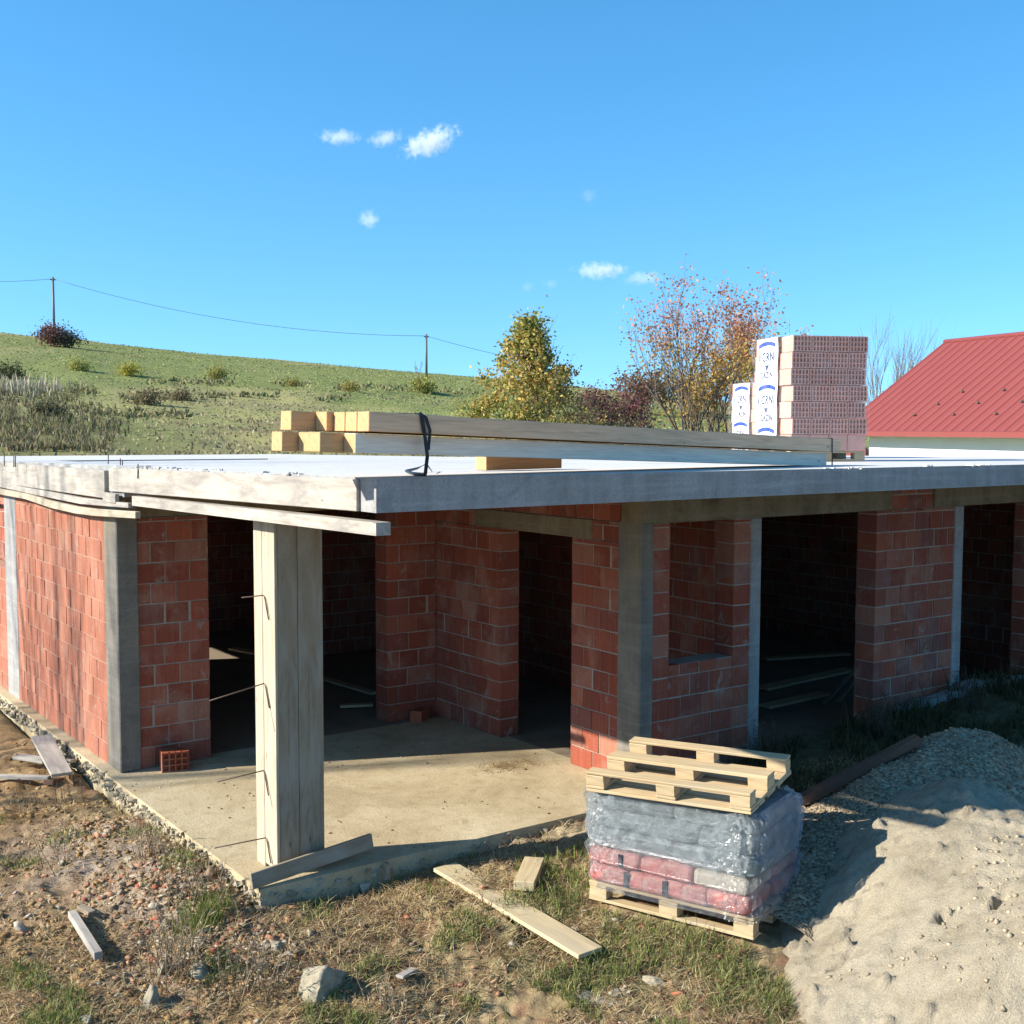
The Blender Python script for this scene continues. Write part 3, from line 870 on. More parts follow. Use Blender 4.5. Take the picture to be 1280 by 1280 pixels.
# big pallet: front left foot at pixel 989, front right foot at 1082
P0 = at_depth(988, 573, 13.0)
block_pallet((float(P0[0]), float(P0[1]), slab_z(P0[0], P0[1]) + 0.01), rad(-24), 7, "tall full pallet of red hollow blocks with white printed sheet, nearest the red roof", 1, 0.178, 1)
P1 = at_depth(950, 573, 15.6)
block_pallet((float(P1[0]), float(P1[1]), slab_z(P1[0], P1[1]) - 0.15), rad(-24), 6, "lower pallet of red hollow blocks standing left behind the tall one", 0, 0.172, 2)
random.seed(11)

# ------------------------------------------------------------------ neighbour house with red sheet roof
def red_house():
    u = Vector((0.28, 0.96, 0)).normalized(); nrm = Vector((u.y, -u.x, 0))      # u along the eave (away), nrm towards the ridge
    E0 = Vector(at_depth(1044, 540, 43.0))                                       # far eave corner
    # ridge end on the ray of pixel (1181,428), on the vertical plane through E0 spanned by nrm and z
    q = Vector(ray(1181, 428)); c = Vector(CAM)
    t = (E0 - c).dot(u) / q.dot(u); R0 = c + q * t
    w = (R0 - E0).dot(nrm); h = R0.z - E0.z
    L = 30.0
    root = empty("neighbour_house", (E0.x, E0.y, 0.2))
    tag(root, "white single storey house with red ribbed sheet metal roof behind the slab", "house")
    inv = Matrix.Translation((-E0.x, -E0.y, -0.2))
    mb = MB()
    # slope with ribs running from eave to ridge
    V, F = [], []
    s = 0.0; sl = []
    while s < L:
        for (ds, hh) in ((0.0, 0.0), (0.045, 0.045), (0.095, 0.045), (0.14, 0.0), (0.235, 0.0), (0.25, 0.012), (0.265, 0.0)):
            sl.append((s + ds, hh))
        s += 0.46
    fn = Vector((0, 0, 1)) * w - nrm * h; fn.normalize()
    for (a, hh) in sl:
        p = E0 - u * a + fn * hh; V += [p, p + nrm * w + Vector((0, 0, h))]
    for i in range(len(sl) - 1): F.append((2 * i, 2 * i + 1, 2 * i + 3, 2 * i + 2))
    mb.add([inv @ p for p in V], F)
    # the other slope and gable underside
    R_ = R0; B = R0 + nrm * w - Vector((0, 0, h))
    mb.add([inv @ p for p in (R_, B, B - u * L, R_ - u * L)], [(0, 1, 2, 3)])
    roof = mb.build("roof", MAT["red_sheet"], root)
    mb = MB(); mb.tube([inv @ (R0 + Vector((0, 0, 0.02))), inv @ (R0 - u * L + Vector((0, 0, 0.02)))], 0.09, 8)
    mb.build("ridge_cap", MAT["red_sheet"], roof)
    mb = MB(); d = Vector((0, 0, -0.16))
    mb.add([inv @ p for p in (E0, E0 + d, R0 + d, R0)], [(0, 1, 2, 3)])
    mb.build("gable_trim", MAT["rust_wood"], roof)
    mb = MB()
    g = [E0 + u * 0.02 - nrm * 0.02 + Vector((0, 0, 0.0)), E0 - u * L - nrm * 0.02]
    V = []
    for p in g: V += [inv @ (p + Vector((0, 0, 0.05))), inv @ (p - nrm * 0.10 + Vector((0, 0, 0.03))), inv @ (p - nrm * 0.10 - Vector((0, 0, 0.13))), inv @ (p - Vector((0, 0, 0.15)))]
    mb.add(V, [(0, 1, 5, 4), (1, 2, 6, 5), (2, 3, 7, 6), (3, 0, 4, 7), (0, 3, 2, 1), (4, 5, 6, 7)])
    mb.build("gutter", MAT["red_sheet"], root)
    # walls set back under the eave
    ov = 0.62
    W0 = E0 + nrm * ov - u * 1.15
    wl = MB()
    zt, zb = E0.z - 0.05, -0.6
    a, b = W0, W0 - u * (L - 1.2); e = W0 + nrm * (2 * w - 2 * ov)
    pts = [a, b, b + nrm * (2 * w - 2 * ov), e]
    V = [inv @ Vector((p.x, p.y, z)) for z in (zb, zt) for p in pts]
    wl.add(V, [(0, 1, 5, 4), (1, 2, 6, 5), (2, 3, 7, 6), (3, 0, 4, 7)])
    wl.build("wall", MAT["white_plaster"], root)
    so = MB(); so.add([inv @ p for p in (E0 - Vector((0, 0, 0.14)), E0 - u * L - Vector((0, 0, 0.14)), E0 - u * L + nrm * ov - Vector((0, 0, 0.10)), E0 + nrm * ov - Vector((0, 0, 0.10)))], [(0, 1, 2, 3)])
    so.build("soffit", MAT["white_plaster"], root)
    # rows of snow guards
    for row, f in enumerate((0.16, 0.27, 0.39)):
        for k in range(10):
            a = 3.4 + k * 1.9 + row * 0.5
            p = E0 - u * a + nrm * w * f + Vector((0, 0, h * f)) + fn * 0.05
            m = MB(); m.box((-0.07, -0.02, 0), (0.07, 0.02, 0.055), mat=Matrix.Translation(inv @ p) @ Matrix.Rotation(math.atan2(u.y, u.x), 4, "Z"))
            m.build("snow_guard", MAT["rust_wood"], roof)
    # lean-to roof low at the far corner
    lt = MB(); a = at_depth(1078, 556, 43.5); b_ = at_depth(1103, 575, 42.5)
    A, Bq = Vector(a), Vector(b_)
    lt.add([inv @ p for p in (A, Bq, Bq + u * 3, A + u * 3)], [(0, 1, 2, 3)])
    lt.add([inv @ p for p in (A, Bq, Vector((Bq.x, Bq.y, -0.5)), Vector((A.x, A.y, -0.5)))], [(0, 1, 2, 3)])
    lt.build("lean_to", MAT["red_sheet"], root)
k = NB("red_sheet"); v = k.coord("Position")
MAT["red_sheet"] = k.done(k.mix(0.15, (0.24, 0.058, 0.050), k.ramp(k.noise(v, 1.5, 5, 0.6), [(0.3, 0.75), (0.7, 1.15)]), "MULTIPLY"), 0.5, None, 0.35)
k = NB("white_plaster"); v = k.coord("Position")
MAT["white_plaster"] = k.done(k.mix(0.3, (0.72, 0.73, 0.73), k.ramp(k.noise(v, 1.2, 5, 0.6), [(0.3, 0.8), (0.7, 1.1)]), "MULTIPLY"), 0.9, None, 0.2)
red_house()

# ------------------------------------------------------------------ loaded pallet in front of the porch
def gz1(x, y): return float(ground_z(np.array([x]), np.array([y]))[0])
PA = Vector(at_z(736, 1124, -0.05)); PB = Vector(at_z(942, 1176, -0.05))
PX = (PB - PA).normalized(); PY = Vector((-PX.y, PX.x, 0)); PY = PY if PY.x > 0 else -PY
PLEN = (PB - PA).length; PWID = 0.80
def pmat(z=0.0, dz=0): 
    m = Matrix.Identity(4)
    for i in range(3): m[i][0], m[i][1], m[i][3] = PX[i], PY[i], PA[i]
    m[2][3] = PA.z + z
    return m
def pallet(name, label, mw, flip=False, L=1.24, Wd=0.80):
    root = empty(name, (0, 0, 0)); root.matrix_world = mw
    tag(root, label, "pallet", "wooden pallets by the porch")
    f = (lambda z0, z1: (0.144 - z1, 0.144 - z0)) if flip else (lambda z0, z1: (z0, z1))
    def bd(nm, x0, x1, y0, y1, z0, z1):
        z0, z1 = f(z0, z1)
        ln_x = (x1 - x0) > (y1 - y0)
        mb = MB()
        if ln_x:
            mb.box((0, 0, 0), (x1 - x0, y1 - y0, z1 - z0), (1, 1, 1), 0.003); m = Matrix.Translation((x0, y0, z0))
        else:
            mb.box((0, 0, 0), (y1 - y0, x1 - x0, z1 - z0), (1, 1, 1), 0.003); m = Matrix.Translation((x1, y0, z0)) @ Matrix.Rotation(math.pi / 2, 4, "Z")
        o = mb.build(nm, MAT["pallet_wood"], root, bevel=0.004); o.matrix_parent_inverse = Matrix.Identity(4); o.matrix_basis = m
    for y0, w in ((0.0, 0.10), (Wd / 2 - 0.07, 0.14), (Wd - 0.10, 0.10)):
        bd("runner_board", 0, L, y0, y0 + w, 0.0, 0.022)
        for x0 in (0.0, L / 2 - 0.072, L - 0.145):
            bd("block", x0 + 0.002, x0 + 0.143, y0 + 0.002, y0 + w - 0.002, 0.023, 0.100)
    for x0 in (0.0, L / 2 - 0.072, L - 0.145): bd("stringer_board", x0, x0 + 0.145, 0.001, Wd - 0.001, 0.101, 0.121)
    for i, w in enumerate((0.145, 0.10, 0.145, 0.10, 0.145)):
        y0 = (0, 0.165, Wd / 2 - 0.072, Wd - 0.265, Wd - 0.145)[i]
        bd("deck_board", 0, L, y0, y0 + w, 0.122, 0.144)
    return root
pallet("pallet", "wooden pallet on the ground carrying the wrapped bags", pmat(), L=PLEN)
# a second pallet lies upside down on top, tipped a little
mt = pmat(0.80) @ Matrix.Translation((0.0, -0.045, 0.0)) @ Matrix.Rotation(rad(-1.5), 4, "Y") @ Matrix.Rotation(rad(5.5), 4, "X") @ Matrix.Rotation(rad(2), 4, "Z")
pallet("pallet", "pale wooden pallet lying upside down on top of the wrapped load", mt, True, L=1.22)

# bags
def m_bag(name, cols, rough, bumpd):
    k = NB(name); v = k.coord("Object")
    n = k.noise(v, 5, 5, 0.65, 0.8)
    c = k.ramp(n, cols)
    cr = k.noise(k.coord("Object", (1, 1, 1)), 9, 5, 0.7, 1.5)
    return k.done(c, rough, k.bump(cr, 0.9, bumpd), 0.4)
MAT["red_bag"] = m_bag("red_paper_bag", [(0.3, (0.40, 0.075, 0.07)), (0.48, (0.47, 0.15, 0.13)), (0.6, (0.52, 0.28, 0.24)), (0.74, (0.50, 0.42, 0.37))], 0.55, 0.03)
MAT["grey_bag"] = m_bag("grey_plastic_bag", [(0.3, (0.10, 0.13, 0.13)), (0.55, (0.17, 0.205, 0.20)), (0.8, (0.25, 0.285, 0.275))], 0.45, 0.03)
MAT["bag_print"] = NB("bag_print").done((0.03, 0.03, 0.04), 0.5)
MAT["bag_beige"] = m_bag("beige_paper_bag", [(0.3, (0.40, 0.34, 0.25)), (0.7, (0.55, 0.48, 0.38))], 0.7, 0.02)
def bag_mesh(L, Wd, H, sd):
    """pillow: superellipsoid grid with sagging creases"""
    nu, nv = 36, 20
    V = []
    rr = np.random.default_rng(sd)
    ph = rr.uniform(0, 50)
    for i in range(nv + 1):
        t = -math.pi / 2 + math.pi * i / nv
        for j in range(nu):
            a = 2 * math.pi * j / nu
            se = lambda c, e: math.copysign(abs(c) ** e, c)
            x = se(math.cos(t), 0.30) * se(math.cos(a), 0.16) * L / 2
            y = se(math.cos(t), 0.30) * se(math.sin(a), 0.16) * Wd / 2
            z = se(math.sin(t), 0.42) * H / 2
            q = float(fbm(np.array([x * 7 + ph]), np.array([y * 7 + z * 9]), 3, sd)[0])
            s = 1 + 0.05 * q
            V.append((x * s, y * s, z * (1 + 0.16 * q)))
    F = [(i * nu + j, i * nu + (j + 1) % nu, (i + 1) * nu + (j + 1) % nu, (i + 1) * nu + j) for i in range(nv) for j in range(nu)]
    return np.array(V), np.array(F)
def bag(label, mat, c, dims, rz, sd, group, bands=()):
    V, F = bag_mesh(*dims, sd)
    mw = pmat() @ Matrix.Translation(c) @ Matrix.Rotation(rz, 4, "Z")
    o = np_mesh("bag", V, F, MAT[mat], smooth=True, mw=mw)
    tag(o, label, "bag", group)
    for bx in bands:
        mb = MB(); mb.box((bx - 0.02, -dims[1] / 2 - 0.006, -dims[2] * 0.40), (bx + 0.02, -dims[1] / 2 + 0.01, dims[2] * 0.38), (1, 1, 1), 0.004)
        mb.build("printed_band", MAT["bag_print"], o, bevel=0.002)
    return o
zt = 0.145
g_r, g_g = "red bags on the pallet", "grey bags on the pallet"
n_r = [("lowest red bag at the left end of the pallet", 0.16), ("second red bag from the left in the bottom layer, dark printed band", 0.46), ("third red bag in the bottom layer, beside the right corner bag", 0.76), ("red bag at the near right corner of the pallet", 1.06)]
for i, (lb, x) in enumerate(n_r):
    bag(lb, "red_bag", (x, 0.19, zt + 0.066), (0.315, 0.40, 0.135), 0, 20 + i, g_r, (0.145,) if i < 2 else ())
for i, (lb, x) in enumerate([("red bag in the back row of the bottom layer, left", 0.3), ("red bag in the back row of the bottom layer, right side", 0.94)]):
    bag(lb, "red_bag", (x, 0.62, zt + 0.066), (0.62, 0.42, 0.135), 0, 30 + i, g_r)
for i, (lb, x, mt_) in enumerate([("red bag of the second layer at the left end", 0.20, "red_bag"), ("red bag in the middle of the second layer", 0.60, "red_bag"), ("beige ended bag of the second layer at the right corner", 1.01, "bag_beige")]):
    bag(lb, mt_, (x, 0.20, zt + 0.19), (0.41, 0.42, 0.125), 0, 40 + i, g_r, (0.06,) if i == 0 else ())
bag("red bag in the back row of the second layer", "red_bag", (0.64, 0.62, zt + 0.19), (1.22, 0.42, 0.125), 0, 45, g_r)
gl = [[("grey bag at the left of the first grey layer", 0.32, 0.66), ("grey bag at the right of the first grey layer", 0.95, 0.62)],
      [("long grey bag at the left of the middle grey layer", 0.42, 0.84), ("grey bag at the right end of the middle grey layer", 1.04, 0.42)],
      [("grey bag at the left on top of the load", 0.31, 0.64), ("grey bag at the right on top of the load", 0.93, 0.62)]]
for r_, rowv in enumerate(gl):
    for i, (lb, x, ln) in enumerate(rowv):
        bag(lb, "grey_bag", (x, 0.40 + 0.01 * r_, zt + 0.325 + 0.135 * r_), (ln + 0.02, 0.80 - 0.02 * r_, 0.158), 0, 60 + r_ * 3 + i, g_g, ())
# stretch wrap: crumpled shiny film round the whole load
def film():
    k = NB("stretch_wrap"); v = k.coord("Object")
    w1 = k.noise(k.coord("Object", (1, 1, 3.2), (0, 0.35, 0.2)), 6, 4, 0.6, 2.4)
    w2 = k.noise(k.coord("Object", (1, 1, 6), (0, -0.45, 0)), 15, 3, 0.6, 1.2)
    nm = k.bump(k.mix(0.4, w1, w2), 1.0, 0.35)
    k.t.nodes.remove(k.b)
    sx = k.n("ShaderNodeSeparateXYZ"); k.l(v, sx.inputs[0])
    lay = k.ramp(sx.outputs["Z"], [(0.36, 0.30), (0.46, 1.0)])
    fac = k.math("MULTIPLY", k.ramp(k.noise(v, 5, 5, 0.65, 1.8), [(0.34, 0.06), (0.52, 0.20), (0.70, 0.50)]), lay)
    df = k.n("ShaderNodeBsdfDiffuse"); df.inputs["Color"].default_value = (0.42, 0.47, 0.48, 1)
    tr = k.n("ShaderNodeBsdfTransparent"); m1 = k.n("ShaderNodeMixShader")
    k.l(fac, m1.inputs[0]); k.l(tr.outputs[0], m1.inputs[1]); k.l(df.outputs[0], m1.inputs[2])
    gl = k.n("ShaderNodeBsdfGlossy"); gl.inputs["Roughness"].default_value = 0.27; gl.inputs["Color"].default_value = (0.95, 0.97, 1, 1); k.l(nm, gl.inputs["Normal"])
    m2 = k.n("ShaderNodeMixShader"); m2.inputs[0].default_value = 0.30
    k.l(m1.outputs[0], m2.inputs[1]); k.l(gl.outputs[0], m2.inputs[2]); k.l(m2.outputs[0], k.out.inputs["Surface"])
    MAT["wrap"] = k.m
    n, npz = 220, 70
    L, Wd = PLEN, PWID
    V = []
    for i in range(npz + 1):
        t = i / npz
        z = 0.10 + t * 0.71
        gx = 0.045 * math.sin(math.pi * min(1, t * 1.1)) + 0.01
        gr = 0.035 if 0.30 < t < 0.97 else 0.02
        for j in range(n):
            a = 2 * math.pi * j / n
            c, s = math.cos(a), math.sin(a)
            se = lambda q, e: math.copysign(abs(q) ** e, q)
            x = L / 2 + se(c, 0.22) * (L / 2 + gr); y = Wd / 2 + se(s, 0.22) * (Wd / 2 + gr)
            if t > 0.93: x = L / 2 + (x - L / 2) * (1 - (t - 0.93) * 1.2); y = Wd / 2 + (y - Wd / 2) * (1 - (t - 0.93) * 1.4)
            q = float(fbm(np.array([a * 5 + z * 3]), np.array([z * 9 - a * 2]), 4, 77)[0])
            bel = -0.02 * math.exp(-((z - 0.42) / 0.03) ** 2)
            q = q + 0.45 * abs(float(fbm(np.array([a * 11 + z * 9]), np.array([z * 14 - a * 5]), 3, 78)[0])) * 2 - 0.1
            x += se(c, 0.4) * (q * 0.04 + bel); y += se(s, 0.4) * (q * 0.04 + bel)
            V.append((x, y, z + 0.03 * q))
    F = [(i * n + j, i * n + (j + 1) % n, (i + 1) * n + (j + 1) % n, (i + 1) * n + j) for i in range(npz) for j in range(n)]
    o = np_mesh("stretch_wrap", np.array(V), np.array(F), MAT["wrap"], smooth=True, mw=pmat())
    tag(o, "crumpled shiny clear film wrapped round the bags on the pallet", "plastic film")
film()

# ------------------------------------------------------------------ sand and gravel
def seg_dist(x, y, a, b):
    ax, ay = a; bx, by = b
    t = np.clip(((x - ax) * (bx - ax) + (y - ay) * (by - ay)) / ((bx - ax) ** 2 + (by - ay) ** 2), 0, 1)
    dx, dy = x - (ax + t * (bx - ax)), y - (ay + t * (by - ay))
    side = (bx - ax) * dy - (by - ay) * dx
    return np.hypot(dx, dy), t, side
def sand_h(x, y):
    d, t, side = seg_dist(x, y, (4.15, -3.05), (2.75, -4.55))
    d = np.sqrt(d * d + 0.09) - 0.3 + 0.12 * fbm(x * 1.1 + 7, y * 1.1, 2, 6)
    d = np.maximum(d, 0)
    H = 0.90 - 0.12 * t
    w = np.where(side < 0, 1.48 - 0.42 * t, 0.95) * (1 + 0.18 * fbm(x * 0.9, y * 0.9, 2, 5))
    q = np.clip(d / w, 0, 1.3)
    z = -0.12 + H * (1 - q) * (1 - 0.25 * q) + 0.03 * np.exp(-(d / 0.25) ** 2)
    z = z - 0.06 * np.exp(-(d / 0.18) ** 2) + 0.10 * fbm(x * 1.3, y * 1.3, 2, 8) + 0.02 * fbm(x * 5, y * 5, 2, 9) + 0.022 * fbm(x * 13, y * 13, 4, 10, 0.62)
    lumps = np.maximum(0, fbm(x * 9 + 3, y * 9, 3, 12) - 0.30) * 0.16 - np.maximum(0, fbm(x * 7 - 3, y * 7, 2, 15) - 0.44) * 0.6
    return z + lumps
def gravel_h(x, y):
    dx, dy = x - 5.05, y + 2.3
    rx = np.where(dx < 0, 2.75, 1.9); ry = np.where(dy > 0, 1.25, 1.55)
    d = np.hypot(dx / rx, dy / ry) * (1 + 0.12 * fbm(x * 0.8, y * 0.8, 2, 25))
    z = -0.05 + 1.0 * (1 - np.clip(d, 0, 1.3)) - 0.10 * np.exp(-(d / 0.14) ** 2)
    return z + 0.05 * fbm(x * 2.1, y * 2.1, 3, 28) + 0.03 * fbm(x * 11, y * 11, 3, 29)
def heap(name, label, fn, x0, x1, y0, y1, res, mat):
    xs, ys = np.arange(x0, x1, res), np.arange(y0, y1, res)
    X, Y = np.meshgrid(xs, ys)
    Z = fn(X.ravel(), Y.ravel()); G = ground_z(X.ravel(), Y.ravel())
    Z = np.maximum(Z, G - 0.06)
    nx, ny = len(xs), len(ys)
    i, j = np.meshgrid(np.arange(ny - 1), np.arange(nx - 1), indexing="ij")
    F = np.stack([i * nx + j, i * nx + j + 1, (i + 1) * nx + j + 1, (i + 1) * nx + j], -1).reshape(-1, 4)
    keep = (Z - G)[F].max(1) > -0.045
    F = F[keep]
    u, inv = np.unique(F, return_inverse=True)
    V = np.stack([X.ravel(), Y.ravel(), Z], 1)[u]
    o = np_mesh(name, V, inv.reshape(-1, 4), mat, smooth=True)
    tag(o, label, name.split("_")[0] + " heap")
    return o
def m_sand():
    k = NB("building_sand"); v = k.coord("Position")
    n = k.noise(v, 2.2, 7, 0.72, 0.6)
    c = k.ramp(n, [(0.30, (0.28, 0.235, 0.16)), (0.52, (0.41, 0.35, 0.25)), (0.75, (0.48, 0.42, 0.31))])
    c = k.mix(0.55, c, k.ramp(k.noise(v, 90, 4, 0.8), [(0.3, 0.35), (0.7, 1.4)]), "MULTIPLY")
    h = k.mix(0.5, k.noise(v, 90, 4, 0.75), k.noise(v, 22, 6, 0.7))
    return k.done(c, 0.95, k.bump(h, 0.9, 0.035), 0.1)
def m_gravel():
    k = NB("gravel"); v = k.coord("Position")
    vo = k.n("ShaderNodeTexVoronoi"); vo.inputs["Scale"].default_value = 42; k.l(v, vo.inputs["Vector"])
    c = k.ramp(vo.outputs["Color"], [(0.1, (0.18, 0.14, 0.09)), (0.5, (0.31, 0.245, 0.16)), (0.9, (0.42, 0.345, 0.24))])
    c = k.mix(0.5, c, k.ramp(k.noise(v, 3, 5, 0.6), [(0.3, 0.6), (0.7, 1.2)]), "MULTIPLY")
    return k.done(c, 0.9, k.bump(k.ramp(vo.outputs["Distance"], [(0.0, 1.0), (0.6, 0.0)]), 0.9, 0.03), 0.2)
heap("sand_heap", "sunlit heap of pale building sand right of the wrapped pallet", sand_h, 0.9, 6.2, -6.6, -1.3, 0.022, m_sand())
heap("gravel_heap", "grey gravel heap in the shade behind the sand", gravel_h, 2.4, 8.0, -4.8, -0.35, 0.028, m_gravel())
def heap_top(x, y):
    x, y = np.asarray(x, float), np.asarray(y, float)
    return np.maximum(np.maximum(sand_h(x, y), gravel_h(x, y)), ground_z(x, y))

# ------------------------------------------------------------------ scatter helpers
ICO_V, ICO_F = None, None
def _ico():
    global ICO_V, ICO_F
    bm = bmesh.new(); bmesh.ops.create_icosphere(bm, subdivisions=1, radius=1.0)
    ICO_V = np.array([v.co[:] for v in bm.verts]); ICO_F = np.array([[v.index for v in f.verts] for f in bm.faces]); bm.free()
_ico()
def rand_rot(n):
    q = RNG.normal(size=(n, 4)); q /= np.linalg.norm(q, axis=1)[:, None]
    w, x, y, z = q.T
    return np.stack([np.stack([1 - 2 * (y * y + z * z), 2 * (x * y - z * w), 2 * (x * z + y * w)], -1),
                     np.stack([2 * (x * y + z * w), 1 - 2 * (x * x + z * z), 2 * (y * z - x * w)], -1),
                     np.stack([2 * (x * z - y * w), 2 * (y * z + x * w), 1 - 2 * (x * x + y * y)], -1)], 1)
BOX_V = np.array([(a, b, c) for a in (-0.8, 0.8) for b in (-0.8, 0.8) for c in (-0.8, 0.8)])
BOX_F = np.array([(0, 1, 3), (0, 3, 2), (4, 6, 7), (4, 7, 5), (0, 4, 5), (0, 5, 1), (2, 3, 7), (2, 7, 6), (0, 2, 6), (0, 6, 4), (1, 5, 7), (1, 7, 3)])
def chips(name, x, y, z, size, cols, mat, flat=0.55, long=1.3, sharp=True):
    n = len(x)
    ICO_V, ICO_F = (BOX_V, BOX_F) if sharp else (globals()["ICO_V"], globals()["ICO_F"])
    V = ICO_V[None] * (1 + RNG.uniform(-0.45, 0.45, (n, len(ICO_V), 3)))
    V = V * np.stack([size * RNG.uniform(0.8, long, n), size * RNG.uniform(0.6, 1.0, n), size * RNG.uniform(flat * 0.6, flat, n)], -1)[:, None, :]
    th = RNG.uniform(0, 2 * np.pi, n); tl = RNG.normal(0, 0.35, n)
    c, s, ct, st = np.cos(th), np.sin(th), np.cos(tl), np.sin(tl)
    R1 = np.zeros((n, 3, 3)); R1[:, 0, 0] = ct; R1[:, 0, 2] = st; R1[:, 1, 1] = 1; R1[:, 2, 0] = -st; R1[:, 2, 2] = ct
    R2 = np.zeros((n, 3, 3)); R2[:, 0, 0] = c; R2[:, 0, 1] = -s; R2[:, 1, 0] = s; R2[:, 1, 1] = c; R2[:, 2, 2] = 1
    V = np.einsum("nij,nkj->nki", R2 @ R1, V) + np.stack([x, y, z], -1)[:, None, :]
    F = (ICO_F[None] + (np.arange(n) * len(ICO_V))[:, None, None]).reshape(-1, 3)
    return np_mesh(name, V.reshape(-1, 3), F, mat, fcol=np.repeat(cols, len(ICO_F), 0))
def blades(name, x, y, z, h, w, lean, cols, mat, flatten=None):
    """one bent two-quad blade each"""
    n = len(x)
    a = RNG.uniform(0, 2 * np.pi, n); b = RNG.uniform(0, 2 * np.pi, n)
    px_, py_ = np.cos(a) * w / 2, np.sin(a) * w / 2
    lx, ly = np.cos(b) * lean * h, np.sin(b) * lean * h
    z0 = np.zeros(n)
    vz1, vz2 = (h * 0.6, h) if flatten is None else (h * 0.5 * flatten + 0.008, h * flatten + 0.004)
    P = np.stack([np.stack([x - px_, y - py_, z - 0.01], -1), np.stack([x + px_, y + py_, z - 0.01], -1),
                  np.stack([x + px_ * 0.8 + lx * 0.4, y + py_ * 0.8 + ly * 0.4, z + vz1], -1), np.stack([x - px_ * 0.8 + lx * 0.4, y - py_ * 0.8 + ly * 0.4, z + vz1], -1),
                  np.stack([x + px_ * 0.15 + lx, y + py_ * 0.15 + ly, z + vz2], -1), np.stack([x - px_ * 0.15 + lx, y - py_ * 0.15 + ly, z + vz2], -1)], 1)
    base = (np.arange(n) * 6)[:, None, None]
    F = (np.array([[0, 1, 2, 3], [3, 2, 4, 5]])[None] + base).reshape(-1, 4)
    return np_mesh(name, P.reshape(-1, 3), F, mat, fcol=np.repeat(cols, 2, 0))
def pick(pal, n, jit=0.2):
    p = np.array(pal)[RNG.integers(0, len(pal), n)]
    return np.clip(p * RNG.uniform(1 - jit, 1 + jit, (n, 1)), 0, 1)
def free(x, y):
    """True where loose ground cover may lie (off the slab, pallet and heaps)"""
    slab = (x > -0.24) & (y > -0.22) & (x < 3.85)
    slab |= (x > 3.6) & (y > -0.03)
    rx, ry = x - PA.x, y - PA.y
    a, b = rx * PX.x + ry * PX.y, rx * PY.x + ry * PY.y
    pal = (a > -0.03) & (a < PLEN + 0.03) & (b > -0.03) & (b < 0.83)
    return ~(slab | pal)
def view_pts(n, px0, px1, py0, py1, z=-0.2):
    px = RNG.uniform(px0, px1, n); py = RNG.uniform(py0, py1, n)
    q = (px - 640)[:, None] / FPX * _R - (py - 640)[:, None] / FPX * _U + _fw
    t = (z - CAM[2]) / q[:, 2]
    P = CAM + q * t[:, None]
    return P[:, 0], P[:, 1]

